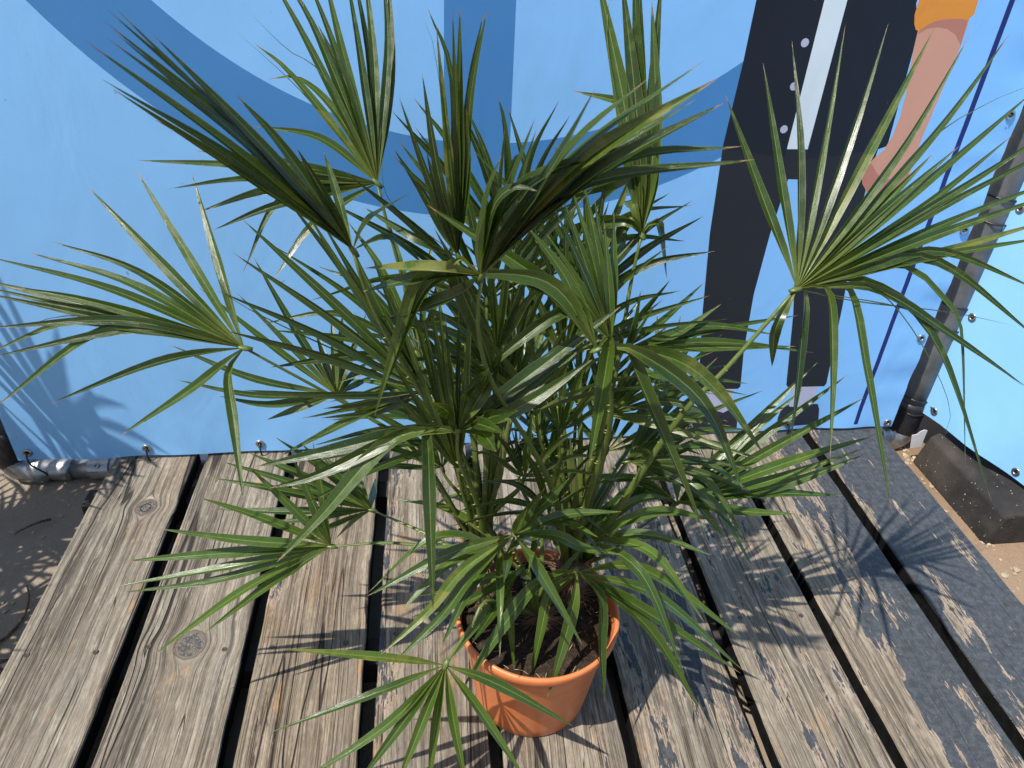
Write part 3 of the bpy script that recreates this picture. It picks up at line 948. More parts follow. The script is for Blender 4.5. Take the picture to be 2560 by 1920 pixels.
def frond(palm, hub, basep, via, leaves, W, mat, spines=True, r0=.0075, nset=None):
    """a petiole (with spines) that carries its leaflets"""
    hub = Vector(hub)
    basep = Vector(basep)
    n, ax = fan_normal(hub, [l[-1] for l in leaves])
    if nset:
        n = Vector(nset).normalized()
    d = (hub - basep).length
    if via:
        path = catmull([basep] + [Vector(p) for p in reversed(via)] + [hub], 18)
    else:
        p1 = basep + Vector((0, 0, 1)) * d * .30 + (hub - basep) * .22
        p2 = hub - (ax * .35 + Vector((0, 0, .75))).normalized() * d * .28
        path = []
        for i in range(19):
            t = i / 18
            path.append(basep * (1 - t) ** 3 + p1 * (3 * t * (1 - t) ** 2) + p2 * (3 * t * t * (1 - t)) + hub * t ** 3)
    rad = [r0 * (1.35 - .95 * (i / 18) ** .7) for i in range(19)]
    b = MB()
    b.tube(path, rad, 8, flat=.62)
    # hastula: the small ridge where the segments meet
    b.tube([hub - ax * .012, hub - ax * .002, hub + ax * .006, hub + ax * .012], [.0042, .0062, .0052, .0012], 8, flat=.6)
    nf = len(b.F)
    if spines:
        for i in range(1, 14):
            for q in range(2):
                f = random.random()
                p = path[i].lerp(path[i + 1], f)
                t = (path[i + 1] - path[i]).normalized()
                sdv = t.cross(Vector((0, 0, 1)) if abs(t.z) < .9 else Vector((0, 1, 0))).normalized() * random.choice((-1, 1))
                b.cone(p + sdv * rad[i] * .8, (sdv + t * .5 + Vector((random.uniform(-.3, .3),) * 3)) * random.uniform(.003, .0065), .0010)
    o = b.build('frond', [PETI, SPINE], palm, smooth=True, midx=[0] * nf + [1] * (len(b.F) - nf))
    for l in leaves:
        wk = 1.0
        if isinstance(l[0], float):           # a thin torn strip
            wk, l = l[0], l[1:]
        pts = [hub] + [Vector(p) for p in l]
        if len(pts) == 2:
            q = pts[0].lerp(pts[1], .52)
            Ln = (pts[1] - pts[0]).length
            pts = [pts[0], q + n * random.uniform(-.02, .05) * Ln + Vector((0, 0, random.uniform(.0, .03) * Ln)), pts[1]]
        nl = n if pts[-1].z > hub.z - .12 or len(l) < 2 or mat is LEAF2 else Vector((-.1, -.75, .6)).normalized()
        leaflet(pts, nl, wk * W * (1.30 if mat is LEAF2 else (.92 if W < .0225 else 1.1)) * random.uniform(.86, 1.1), o, mat, roll=random.uniform(-.25, .25))
    return o

def fan(hub, ax, nrm, n, L, spread=2.3, droop=.18):
    """tip paths of a procedural fan"""
    ax = Vector(ax).normalized()
    nrm = Vector(nrm)
    nrm = (nrm - ax * nrm.dot(ax)).normalized()
    sd = ax.cross(nrm)
    out = []
    for k in range(n):
        a = (k / (n - 1) - .5) * spread + random.uniform(-.05, .05)
        d = ax * math.cos(a) + sd * math.sin(a) + nrm * (.12 * abs(a) + random.uniform(-.08, .08))
        l = L * (1 - .16 * abs(a)) * random.uniform(.88, 1.08)
        dr = droop * random.uniform(.2, 1.6)
        out.append([Vector(hub) + d * l * .5, Vector(hub) + d * l + Vector((0, 0, -dr * l))])
    return out

def stem(palm, p0, p1, r, name='stem'):
    p0, p1 = Vector(p0), Vector(p1)
    b = MB()
    P = [p0.lerp(p1, t) + Vector((noise.noise(Vector((t * 3, r * 90, 0))) * .006, 0, 0)) for t in np.linspace(0, 1, 12)]
    rr = [r * (.85 + .3 * math.sin(t * 2.6) + .12 * noise.noise(Vector((t * 9, r * 50, 1)))) for t in np.linspace(0, 1, 12)]
    b.tube(P, rr, 16)
    s = b.build(name, FIBRE, palm, smooth=True)
    b = MB()
    for k in range(420):
        t = random.uniform(.05, 1.02)
        a = random.uniform(0, 6.28)
        d = Vector((math.cos(a), math.sin(a), random.uniform(-.3, 1.1))).normalized()
        q = p0.lerp(p1, t) + Vector((math.cos(a), math.sin(a), 0)) * r * .95
        L = random.uniform(.008, .042)
        w = Vector((random.uniform(-1, 1), random.uniform(-1, 1), random.uniform(-1, 1))) * L * .35
        b.tube([q, q + d * L * .5 + w * .5, q + d * L + w], [.0008, .0006, .0002], 4)
    b.build('fibre', FIBRE_STRAND, s, kind='stuff')
    # torn brown leaf bases
    for k in range(6 if r > .025 else 0):
        a = random.uniform(0, 6.28)
        q = p1 + Vector((math.cos(a), math.sin(a), 0)) * r * .8 + Vector((0, 0, -.01))
        o2 = Vector((math.cos(a), math.sin(a), 0))
        tv = Vector((-o2.y, o2.x, 0))
        h = random.uniform(.02, .045)
        V, F = [], []
        for i in range(5):
            f = i / 4
            for j in range(4):
                g = j / 3 - .5
                V.append(q + tv * g * .030 * (1 - .6 * f) + Vector((0, 0, h * f)) + o2 * (.016 * f * f + .010 * (1 - 4 * g * g)))
        for i in range(4):
            for j in range(3):
                F.append((i * 4 + j, i * 4 + j + 1, (i + 1) * 4 + j + 1, (i + 1) * 4 + j))
        mk('leaf_base', V, F, BRACT, s, smooth=True)
    return s

FRONDS = [
([-0.096, 0.9, 1.101], 0.0165, 0, [], [
  [[-0.264,0.66,1.383]],
  [[-0.254,0.679,1.382]],
  [[-0.244,0.666,1.39]],
  [[-0.258,0.693,1.392]],
  [[-0.251,0.685,1.402]],
  [[-0.243,0.682,1.403]],
  [[-0.224,0.697,1.383]],
  [[-0.267,0.681,1.35]],
  [[-0.273,0.714,1.335]],
  [[-0.255,0.749,1.3]],
  [[-0.141,1.048,1.182]],
  [[-0.072,0.906,1.14],[-0.021,1.064,1.121]],
  [[-0.057,0.922,1.108],[-0.036,0.935,1.091],[-0.0,0.998,1.027]],
  [[-0.152,0.831,1.247],[-0.185,0.785,1.316]],
  [[-0.141,0.835,1.25]],
], (-0.1, -0.6, 0.75)),
([-0.281, 1.0, 0.895], 0.019, 0, [[-0.12, 1.03, 0.748], [-0.02, 1.03, 0.648]], [
  [[-0.428,1.067,0.987],[-0.553,1.084,1.032]],
  [[-0.44,1.058,0.972],[-0.591,1.083,1.015]],
  [[-0.459,1.039,0.971],[-0.634,1.052,1.023]],
  [[-0.489,1.02,0.955],[-0.651,1.036,0.996]],
  [[-0.47,1.012,0.945],[-0.644,1.027,0.989]],
  [[-0.409,1.0,0.929],[-0.628,1.004,0.989]],
  [[-0.395,1.08,0.987],[-0.517,1.167,1.086]],
  [[-0.35,1.076,0.983],[-0.447,1.183,1.109]],
  [[-0.316,1.082,0.966],[-0.375,1.218,1.092]],
  [[-0.438,0.997,0.945],[-0.598,0.943,0.966]],
  [[-0.407,0.995,0.93],[-0.463,0.982,0.935],[-0.591,0.917,0.935]],
  [[-0.386,1.004,0.926],[-0.481,0.979,0.933],[-0.578,0.861,0.89]],
  [[-0.396,0.97,0.891],[-0.529,0.903,0.867]],
  [[-0.345,0.937,0.867],[-0.43,0.854,0.842]],
  [[-0.301,0.966,0.871],[-0.289,0.907,0.824],[-0.267,0.811,0.751]],
  [[-0.452,0.994,0.939],[-0.525,0.981,0.949],[-0.598,0.923,0.937]],
  [[-0.477,1.016,0.963],[-0.588,1.012,0.994]],
  [0.13,[-0.501,1.006,0.949],[-0.6,0.973,0.938]],
], (-0.25, -0.6, 0.75)),
([-0.084, 1.25, 1.069], 0.02, 0, [[-0.055, 1.2, 0.957]], [
  [[-0.189,1.343,1.266],[-0.254,1.39,1.376]],
  [[-0.177,1.367,1.28],[-0.234,1.416,1.364]],
  [[-0.147,1.349,1.258],[-0.197,1.409,1.377]],
  [[-0.131,1.34,1.24],[-0.168,1.419,1.389]],
  [[-0.107,1.346,1.247],[-0.13,1.417,1.385]],
  [[-0.092,1.356,1.232],[-0.12,1.45,1.377]],
  [[-0.086,1.361,1.245],[-0.102,1.457,1.395]],
  [[-0.062,1.361,1.259],[-0.068,1.42,1.376]],
  [[-0.059,1.363,1.232],[-0.06,1.464,1.378]],
  [[-0.212,1.315,1.219],[-0.274,1.332,1.269]],
  [[-0.147,1.3,1.168],[-0.205,1.32,1.218],[-0.255,1.313,1.218]],
  [[-0.129,1.321,1.206],[-0.175,1.364,1.297]],
  [[-0.174,1.271,1.136],[-0.278,1.26,1.157]],
  [[-0.241,1.237,1.106],[-0.365,1.219,1.128]],
  [[-0.285,1.224,1.103],[-0.445,1.191,1.12]],
  [[-0.279,1.209,1.087],[-0.398,1.164,1.085]],
  [[-0.246,1.22,1.068],[-0.366,1.183,1.041]],
  [[-0.242,1.198,1.048],[-0.339,1.151,1.023]],
  [[-0.236,1.217,1.054],[-0.304,1.152,0.95]],
  [[-0.188,1.19,1.018],[-0.251,1.122,0.949]],
  [0.13,[-0.166,1.319,1.222],[-0.223,1.333,1.261],[-0.279,1.344,1.314]],
  [0.13,[-0.2,1.308,1.197],[-0.304,1.349,1.284]],
], None),
([0.049, 1.12, 0.994], 0.02, 0, [], [
  [[0.038,1.102,1.359]],
  [[0.048,1.11,1.364]],
  [[0.064,1.114,1.238],[0.085,1.105,1.362]],
  [[0.062,1.124,1.236],[0.081,1.131,1.351]],
  [[0.04,1.128,1.258],[0.005,1.14,1.354]],
  [[0.03,1.116,1.213],[0.016,1.11,1.338]],
  [[-0.004,1.101,1.276]],
  [[-0.037,1.11,1.242]],
  [[-0.049,1.133,1.163]],
  [[-0.0,1.101,1.168]],
  [[0.063,1.116,1.139],[0.059,1.11,1.23]],
  [[-0.021,1.116,1.029],[-0.105,1.204,1.043]],
  [0.13,[0.018,1.114,1.278],[-0.001,1.106,1.347]],
  [0.13,[-0.056,1.127,1.081],[-0.068,1.137,1.164]],
], None),
([0.15, 1.22, 0.954], 0.019, 0, [], [
  [[0.098,1.228,1.104],[0.05,1.24,1.208]],
  [[0.103,1.226,1.115],[0.066,1.236,1.199]],
  [[0.129,1.225,1.161],[0.115,1.232,1.22]],
  [[0.17,1.22,1.122],[0.212,1.22,1.218]],
  [[0.185,1.215,1.109],[0.23,1.208,1.199]],
  [[0.047,1.226,1.131],[-0.019,1.236,1.213]],
  [[0.03,1.217,1.106],[-0.053,1.213,1.198]],
  [[0.062,1.225,1.06],[-0.018,1.232,1.169]],
  [[0.138,1.225,1.061],[0.145,1.225,1.122],[0.19,1.301,1.1]],
  [[0.047,1.222,1.037],[-0.046,1.226,1.149]],
], None),
([0.065, 0.82, 1.103], 0.023, 1, [], [
  [[0.132,0.745,1.269],[0.154,0.697,1.35]],
  [[0.142,0.754,1.27],[0.207,0.712,1.358]],
  [[0.151,0.755,1.267],[0.252,0.698,1.377]],
  [[0.152,0.756,1.256],[0.266,0.694,1.363]],
  [[0.163,0.757,1.257],[0.255,0.71,1.352]],
  [[0.156,0.767,1.239],[0.258,0.72,1.338]],
  [[0.17,0.749,1.249],[0.272,0.683,1.344]],
  [[0.187,0.751,1.26],[0.318,0.728,1.292]],
  [[0.157,0.767,1.232],[0.339,0.738,1.276]],
  [[0.071,0.779,1.202],[0.092,0.764,1.234],[0.116,0.756,1.233]],
  [[0.066,0.786,1.209],[0.078,0.768,1.267]],
  [[0.091,0.773,1.232],[0.107,0.743,1.311]],
  [[0.08,0.792,1.187],[0.119,0.765,1.245],[0.202,0.746,1.285]],
  [[0.027,0.82,1.126],[0.082,0.871,0.953],[0.101,0.908,0.835]],
  [[-0.0,0.83,1.102],[-0.032,0.859,1.019],[-0.086,0.924,0.815]],
  [[0.016,0.827,1.099],[-0.018,0.847,1.046],[-0.06,0.893,0.903]],
  [[-0.001,0.832,1.097],[-0.087,0.895,1.044]],
  [[-0.0,0.822,1.11],[-0.083,0.901,1.075]],
  [[0.033,0.826,1.073],[-0.053,0.871,1.018]],
], (-0.45, -0.45, 0.75)),
([0.242, 0.9, 0.947], 0.025, 1, [], [
  [[0.18,0.93,1.024],[0.107,0.949,1.073],[-0.0,0.976,1.134]],
  [[0.206,0.926,0.999],[0.121,0.908,0.951],[0.043,0.89,0.871]],
  [[0.258,0.901,0.97],[0.254,0.882,0.914],[0.233,0.827,0.786]],
  [[0.283,0.905,0.946],[0.318,0.883,0.882],[0.434,0.822,0.655]],
  [[0.292,0.892,0.951],[0.405,0.866,0.873],[0.477,0.81,0.745]],
  [[0.35,0.902,0.932],[0.428,0.886,0.884],[0.526,0.86,0.77]],
  [[0.192,0.937,1.045],[0.137,0.963,1.11]],
  [[0.193,0.932,1.018],[0.061,0.954,1.055]],
  [[0.167,0.929,1.04],[0.023,0.928,1.057]],
], (-0.15, -0.75, 0.65)),
([0.338, 1.08, 0.835], 0.018, 1, [], [
  [[0.415,1.123,0.868],[0.503,1.183,0.915]],
  [[0.43,1.093,0.857],[0.516,1.122,0.902]],
  [[0.526,1.114,0.858],[0.678,1.139,0.869]],
  [[0.485,1.108,0.865],[0.622,1.096,0.853]],
  [[0.491,1.087,0.833],[0.665,1.095,0.829]],
  [[0.508,1.096,0.839],[0.701,1.091,0.817]],
  [[0.38,1.045,0.804],[0.386,0.91,0.876]],
  [[0.343,0.973,0.98]],
  [[0.323,0.993,0.995]],
  [[0.371,1.117,0.882],[0.39,1.055,0.983]],
  [[0.384,1.082,0.837],[0.386,0.937,0.901]],
  [[0.255,0.979,0.964]],
], (0.1, -0.6, 0.8)),
([0.36, 1.15, 1.022], 0.026, 1, [[0.351, 1.14, 0.925], [0.337, 1.1, 0.801]], [
  [[0.338,1.186,1.121],[0.318,1.22,1.22],[0.265,1.293,1.405]],
  [[0.35,1.179,1.123],[0.336,1.213,1.222],[0.302,1.273,1.398]],
  [[0.354,1.182,1.122],[0.341,1.224,1.245],[0.322,1.286,1.414]],
  [[0.343,1.224,1.245],[0.331,1.286,1.414]],
  [[0.368,1.174,1.111],[0.368,1.212,1.223],[0.352,1.256,1.361]],
  [[0.374,1.172,1.098],[0.363,1.205,1.198],[0.367,1.277,1.405]],
  [[0.346,1.199,1.145],[0.331,1.221,1.209],[0.238,1.241,1.229]],
  [[0.383,1.158,1.038],[0.448,1.233,0.898]],
  [[0.335,1.155,1.048],[0.352,1.268,0.881]],
  [[0.322,1.157,1.047],[0.218,1.257,0.975]],
  [[0.34,1.175,1.11],[0.295,1.172,1.1],[0.222,1.269,1.031]],
  [[0.342,1.171,1.073],[0.381,1.322,1.003]],
  [[0.387,1.286,0.947]],
  [0.13,[0.286,1.254,1.313],[0.312,1.286,1.38]],
], (-0.35, -1, 0.15)),
([0.29, 1.0, 0.903], 0.019, 1, [], [
  [[0.183,1.073,1.054]],
  [[0.192,1.065,1.096]],
  [[0.21,1.101,1.101]],
  [[0.224,1.111,1.114]],
  [[0.24,1.103,1.128]],
  [[0.258,1.093,1.103]],
  [[0.287,1.077,1.09]],
  [[0.162,1.05,1.053]],
  [[0.158,1.034,1.003]],
  [[0.268,1.055,1.081]],
], None),
([0.578, 1.0, 0.993], 0.02, 1, [[0.485, 0.98, 0.858], [0.414, 0.98, 0.739]], [
  [[0.473,1.188,1.241]],
  [[0.554,1.11,1.149],[0.533,1.21,1.286]],
  [[0.584,1.236,1.316]],
  [[0.666,1.235,1.342]],
  [[0.738,1.236,1.346]],
  [[0.72,1.139,1.197],[0.823,1.241,1.344]],
  [[0.75,1.114,1.178],[0.864,1.207,1.338]],
  [[0.814,1.138,1.199],[0.951,1.232,1.341]],
  [[0.712,1.069,1.094],[0.817,1.125,1.176]],
  [[0.723,1.065,1.098],[0.851,1.118,1.189]],
  [[0.84,1.11,1.165],[0.993,1.174,1.271]],
  [[0.788,1.075,1.095],[0.963,1.151,1.199]],
  [[0.839,1.08,1.122],[1.018,1.133,1.216]],
  [[0.839,1.073,1.111],[1.047,1.124,1.2]],
  [[0.847,1.068,1.081],[1.081,1.122,1.148]],
  [[0.811,1.045,1.065],[1.029,1.081,1.128]],
  [[0.845,1.04,1.044],[1.053,1.077,1.088]],
  [[0.782,1.024,1.033],[1.023,1.043,1.067]],
  [[0.707,1.016,1.027],[0.822,1.028,1.046],[0.986,0.987,0.997]],
  [[0.75,1.024,1.023],[0.841,0.987,0.966],[0.86,0.963,0.929],[0.876,0.852,0.741]],
  [[0.689,1.005,1.004],[0.81,0.954,0.925],[0.911,0.809,0.702]],
  [[0.663,1.004,0.994],[0.699,0.927,0.876],[0.743,0.809,0.684]],
  [[0.623,0.993,0.996],[0.633,0.942,0.919],[0.619,0.834,0.781]],
  [[0.595,1.004,0.983],[0.586,0.94,0.886],[0.578,0.888,0.78]],
  [[0.566,0.99,0.975],[0.543,0.966,0.939],[0.589,1.025,0.831]],
  [[0.705,0.994,0.996],[0.836,0.954,0.934],[0.962,0.897,0.866]],
  [[0.664,1.009,1.015],[0.808,1.021,1.034],[0.989,0.944,0.928]],
  [0.13,[0.788,1.126,1.175],[0.905,1.168,1.241],[1.038,1.202,1.282]],
  [0.13,[0.677,0.984,0.979],[0.836,0.974,0.964],[0.943,0.954,0.949]],
  [0.13,[0.722,0.991,0.986],[0.836,0.895,0.836],[0.787,0.837,0.759]],
  [0.13,[0.778,0.974,0.964],[0.896,0.934,0.901],[0.969,0.897,0.859]],
], None),
([-0.009, 0.98, 0.825], 0.021, 0, [], [
  [[-0.27,0.987,1.058]],
  [[-0.253,0.998,1.103]],
  [[-0.166,0.98,0.893],[-0.298,0.981,0.937]],
  [[-0.284,0.964,0.842]],
  [[-0.161,0.977,0.931],[-0.296,0.973,1.006]],
  [[-0.188,0.962,1.154]],
  [[-0.164,0.972,1.13]],
  [[-0.12,0.988,1.101]],
  [[-0.146,0.986,1.108]],
  [[-0.097,0.986,0.783],[-0.256,0.995,0.683]],
  [[-0.109,0.981,0.803],[-0.175,1.007,0.773]],
  [[-0.083,0.984,0.787],[-0.179,0.989,0.767]],
  [[-0.079,0.98,1.057]],
  [0.13,[-0.266,0.986,0.973],[-0.298,0.994,1.022]],
], None),
([0.047, 1.0, 0.638], 0.017, 0, [], [
  [[-0.076,0.949,0.947]],
  [[-0.092,0.99,0.862]],
  [[-0.051,0.952,1.008]],
  [[-0.03,0.97,1.007]],
  [[-0.013,0.954,0.994]],
  [[-0.001,0.935,1.03]],
  [[0.013,0.937,1.016]],
  [[0.023,0.947,0.984]],
  [[0.044,0.974,0.971]],
  [[0.061,0.946,1.011]],
  [[0.062,0.967,0.923]],
  [[-0.061,0.967,0.838]],
], None),
([0.04, 0.88, 0.818], 0.023, 0, [], [
  [[0.127,0.921,0.869],[0.295,0.993,0.967]],
  [[0.126,0.909,0.849],[0.251,0.967,0.927]],
  [[0.138,0.897,0.851],[0.245,0.929,0.912]],
  [[0.07,0.917,0.87],[0.077,0.813,0.973]],
  [[0.077,0.903,0.873],[0.1,0.854,0.979]],
  [[-0.004,0.889,0.818],[-0.164,0.87,0.791],[-0.26,0.87,0.768]],
  [[-0.024,0.883,0.819],[-0.164,0.85,0.768],[-0.239,0.843,0.749]],
  [[-0.057,0.876,0.809],[-0.165,0.817,0.713],[-0.23,0.786,0.654]],
  [[-0.002,0.884,0.821],[-0.004,0.857,0.774],[-0.001,0.749,0.568]],
  [[0.067,0.891,0.823],[0.095,0.745,0.916]],
  [[0.076,0.875,0.816],[0.082,0.724,0.905]],
  [[0.026,0.896,0.842],[0.001,0.781,0.944]],
  [[0.082,0.895,0.829],[0.112,0.764,0.94]],
], (-0.15, -0.75, 0.65)),
([0.212, 1.12, 0.612], 0.019, 1, [[0.233, 1.1, 0.519]], [
  [[0.145,1.124,0.59],[0.028,1.129,0.545]],
  [[0.16,1.124,0.627],[0.117,1.252,0.541]],
  [[0.137,1.271,0.582]],
  [[0.156,1.272,0.646]],
  [[0.185,1.287,0.665]],
  [[0.212,1.278,0.679]],
  [[0.241,1.272,0.657]],
  [[0.266,1.254,0.668]],
  [[0.304,1.276,0.64]],
  [[0.326,1.227,0.622]],
  [[0.293,1.255,0.522]],
  [[0.33,1.214,0.588]],
], None),
([-0.127, 1.16, 0.397], 0.015, 0, [[-0.013, 1.1, 0.383], [0.039, 1.06, 0.382]], [
  [[-0.295,1.18,0.466],[-0.422,1.198,0.509]],
  [[-0.312,1.172,0.451],[-0.441,1.181,0.48]],
  [[-0.26,1.181,0.478],[-0.366,1.198,0.53]],
  [[-0.224,1.181,0.499],[-0.309,1.196,0.57]],
  [[-0.259,1.188,0.56]],
  [[-0.245,1.264,0.485]],
  [[-0.19,1.311,0.426]],
  [[-0.3,1.161,0.4],[-0.453,1.165,0.411]],
  [[-0.267,1.154,0.381],[-0.369,1.15,0.381]],
  [[-0.218,1.155,0.353],[-0.349,1.15,0.3]],
  [[-0.218,1.218,0.257]],
  [[-0.13,1.327,0.34]],
], (-0.2, -0.4, 0.9)),
([-0.197, 1.05, 0.408], 0.0165, 0, [[-0.088, 1.05, 0.412], [0.022, 1.04, 0.404]], [
  [[-0.435,1.078,0.523]],
  [[-0.357,1.046,0.438],[-0.506,1.042,0.481]],
  [[-0.412,1.052,0.398],[-0.592,1.058,0.382]],
  [[-0.414,1.04,0.369],[-0.617,1.035,0.336]],
  [[-0.416,1.032,0.349],[-0.602,1.026,0.329]],
  [[-0.368,1.02,0.33],[-0.559,0.974,0.198]],
  [[-0.319,1.022,0.339],[-0.452,0.986,0.247]],
  [[-0.335,1.081,0.592]],
  [[-0.259,1.1,0.606]],
  [[-0.217,1.101,0.63]],
  [[-0.251,1.033,0.385],[-0.343,1.047,0.291]],
], (-0.25, -0.45, 0.85)),
([0.019, 0.82, 0.335], 0.016, 2, [[0.068, 0.86, 0.394], [0.103, 0.9, 0.409]], [
  [[-0.082,0.821,0.363],[-0.262,0.821,0.406]],
  [[-0.098,0.792,0.309],[-0.29,0.748,0.274]],
  [[-0.086,0.771,0.242],[-0.253,0.721,0.151]],
  [[-0.056,0.771,0.249],[-0.144,0.714,0.148]],
  [[-0.023,0.769,0.249],[-0.077,0.701,0.137]],
  [[0.001,0.779,0.23],[-0.018,0.723,0.07]],
  [[0.032,0.767,0.246],[0.055,0.701,0.132]],
  [[0.075,0.777,0.267],[0.165,0.702,0.141]],
  [[0.112,0.8,0.299],[0.251,0.759,0.218]],
], (0, -0.45, 0.9)),
([0.145, 0.93, 0.545], 0.017, 2, [], [
  [[0.024,0.917,0.514],[-0.117,0.89,0.447]],
  [[0.053,0.897,0.498],[-0.007,0.867,0.431],[-0.094,0.823,0.371]],
  [[0.068,0.894,0.483],[0.013,0.863,0.416],[-0.079,0.818,0.343]],
  [[0.186,0.896,0.49],[0.268,0.828,0.36]],
  [[0.219,0.924,0.543],[0.266,0.915,0.521],[0.338,0.902,0.512]],
  [[0.233,0.937,0.581],[0.333,0.928,0.593]],
  [[0.222,0.89,0.71]],
  [[0.204,0.868,0.686]],
  [[0.136,0.922,0.5],[0.11,0.782,0.591]],
  [[0.177,0.862,0.715]],
  [[0.148,0.838,0.695]],
], (-0.1, -0.55, 0.85)),
([0.16, 0.94, 0.439], 0.016, 2, [], [
  [[0.072,0.939,0.414],[-0.031,0.94,0.381]],
  [[0.072,0.925,0.383],[-0.043,0.921,0.345]],
  [[0.131,0.949,0.453],[0.142,0.916,0.369],[0.154,0.871,0.229]],
  [[0.102,0.905,0.376],[0.032,0.858,0.3]],
  [[0.17,0.932,0.438],[0.16,0.817,0.555]],
  [[0.122,0.917,0.379],[0.064,0.799,0.422]],
], (-0.1, -0.55, 0.85)),
([0.267, 0.93, 0.439], 0.019, 2, [], [
  [[0.196,0.92,0.427],[0.133,0.89,0.354],[0.05,0.837,0.233]],
  [[0.221,0.92,0.397],[0.203,0.891,0.322],[0.185,0.861,0.207]],
  [[0.263,0.905,0.402],[0.246,0.872,0.318],[0.212,0.817,0.219]],
  [[0.31,0.908,0.396],[0.319,0.869,0.291],[0.328,0.821,0.186]],
  [[0.411,0.89,0.32],[0.542,0.827,0.114]],
  [[0.395,0.905,0.358],[0.618,0.859,0.196]],
  [[0.424,0.91,0.385],[0.611,0.852,0.221]],
  [[0.401,0.939,0.427],[0.62,0.899,0.258]],
  [[0.228,0.926,0.441],[0.174,1.002,0.293]],
], (0, -0.5, 0.87)),
([0.501, 1.08, 0.463], 0.019, 1, [[0.421, 1.05, 0.426], [0.349, 1.03, 0.37]], [
  [[0.644,1.14,0.605],[0.779,1.192,0.731]],
  [[0.627,1.128,0.58],[0.75,1.167,0.682]],
  [[0.686,1.144,0.587],[0.863,1.202,0.694]],
  [[0.704,1.129,0.564],[0.898,1.173,0.656]],
  [[0.723,1.111,0.533],[0.918,1.131,0.586]],
  [[0.707,1.099,0.502],[0.903,1.124,0.559]],
  [[0.726,1.094,0.491],[0.905,1.118,0.548]],
  [[0.672,1.086,0.477],[0.862,1.081,0.467]],
  [[0.646,1.067,0.445],[0.757,1.056,0.443]],
  [[0.621,1.092,0.47],[0.735,1.117,0.501]],
  [[0.561,1.098,0.504],[0.602,1.187,0.517]],
  [[0.576,1.115,0.548],[0.68,1.146,0.626]],
  [[0.417,1.107,0.507],[0.284,1.106,0.51],[0.146,1.116,0.509]],
  [[0.524,1.089,0.458],[0.599,1.132,0.333]],
  [[0.543,1.072,0.459],[0.63,1.091,0.347]],
  [[0.535,1.25,0.471]],
  [[0.438,1.097,0.492],[0.389,1.09,0.478],[0.307,1.073,0.427]],
  [[0.423,1.085,0.48],[0.273,1.049,0.414]],
], (0.0, -0.5, 0.85)),
([-0.192, 1.27, 0.616], 0.02, 0, [[-0.095, 1.22, 0.567], [-0.015, 1.12, 0.553]], [
  [[-0.315,1.298,0.722],[-0.44,1.33,0.834]],
  [[-0.263,1.318,0.737],[-0.338,1.374,0.874]],
  [[-0.29,1.31,0.722],[-0.375,1.345,0.814]],
  [[-0.241,1.4,0.693]],
  [[-0.203,1.389,0.746]],
  [[-0.183,1.418,0.728]],
  [[-0.129,1.378,0.749]],
  [[-0.136,1.431,0.596]],
  [[-0.351,1.25,0.634],[-0.489,1.247,0.675]],
  [[-0.321,1.25,0.61],[-0.417,1.254,0.63]],
  [[-0.256,1.25,0.604],[-0.338,1.269,0.558]],
  [[-0.351,1.272,0.659],[-0.505,1.294,0.727]],
  [[-0.121,1.405,0.576]],
], None),
([0.219, 1.32, 0.649], 0.019, 1, [], [
  [[0.144,1.476,0.637]],
  [[0.172,1.494,0.662]],
  [[0.199,1.464,0.705]],
  [[0.237,1.492,0.698]],
  [[0.271,1.478,0.692]],
  [[0.304,1.448,0.669]],
  [[0.334,1.456,0.61]],
  [[0.12,1.445,0.592]],
  [[0.136,1.431,0.54]],
  [[0.345,1.43,0.574]],
], None),
([0.172, 1.35, 0.845], 0.018, 1, [], [
  [[0.268,1.342,1.031]],
  [[0.239,1.33,1.047]],
  [[0.236,1.493,0.937]],
  [[0.178,1.333,1.013]],
  [[0.295,1.333,0.998]],
  [[0.327,1.367,0.951]],
  [[0.338,1.423,0.883]],
  [[0.323,1.402,0.851]],
  [[0.112,1.506,0.923]],
  [[0.13,1.37,0.999]],
], None),
([0.325, 1.15, 0.652], 0.016, 1, [], [
  [[0.449,1.24,0.707]],
  [[0.446,1.265,0.649]],
  [[0.371,1.143,0.7],[0.48,1.231,0.655]],
  [[0.31,1.321,0.623]],
  [[0.257,1.15,0.696],[0.22,1.277,0.603]],
  [[0.27,1.291,0.686]],
  [[0.398,1.285,0.688]],
  [[0.435,1.264,0.571]],
], None),
([0.165, 1.06, 0.575], 0.014, 1, [], [
  [[0.148,1.223,0.582]],
  [[0.159,1.233,0.583]],
  [[0.174,1.235,0.577]],
  [[0.187,1.243,0.553]],
  [[0.143,1.233,0.534]],
  [[0.199,1.221,0.542]],
  [[0.206,1.197,0.492]],
], None),
]

palm = empty('fan_palm', (PC.x, PC.y, .235), label='leafy green fan palm with spiny stalks growing in the pot', cat='palm')
SB = [(Vector((.118, 1.045, .225)), Vector((.100, 1.062, .405)), .030),
      (Vector((.285, 1.040, .225)), Vector((.292, 1.055, .345)), .030),
      (Vector((.215, .985, .225)), Vector((.216, .982, .275)), .017)]
for p0, p1, r in SB:
    stem(palm, p0, p1, r)
for i, (hub, W, st, via, leaves, nset) in enumerate(FRONDS):
    p0, p1, r = SB[st]
    a = random.uniform(0, 6.28)
    hv = Vector(hub) - p1
    bp = p1 + Vector((hv.x, hv.y, 0)).normalized() * r * .55 + Vector((math.cos(a), math.sin(a), 0)) * r * .25 + Vector((0, 0, -.015))
    young = hub[2] < .56
    frond(palm, hub, bp, via, leaves, W, LEAF2 if young else LEAF, r0=.0072 if not young else .0055, nset=nset)
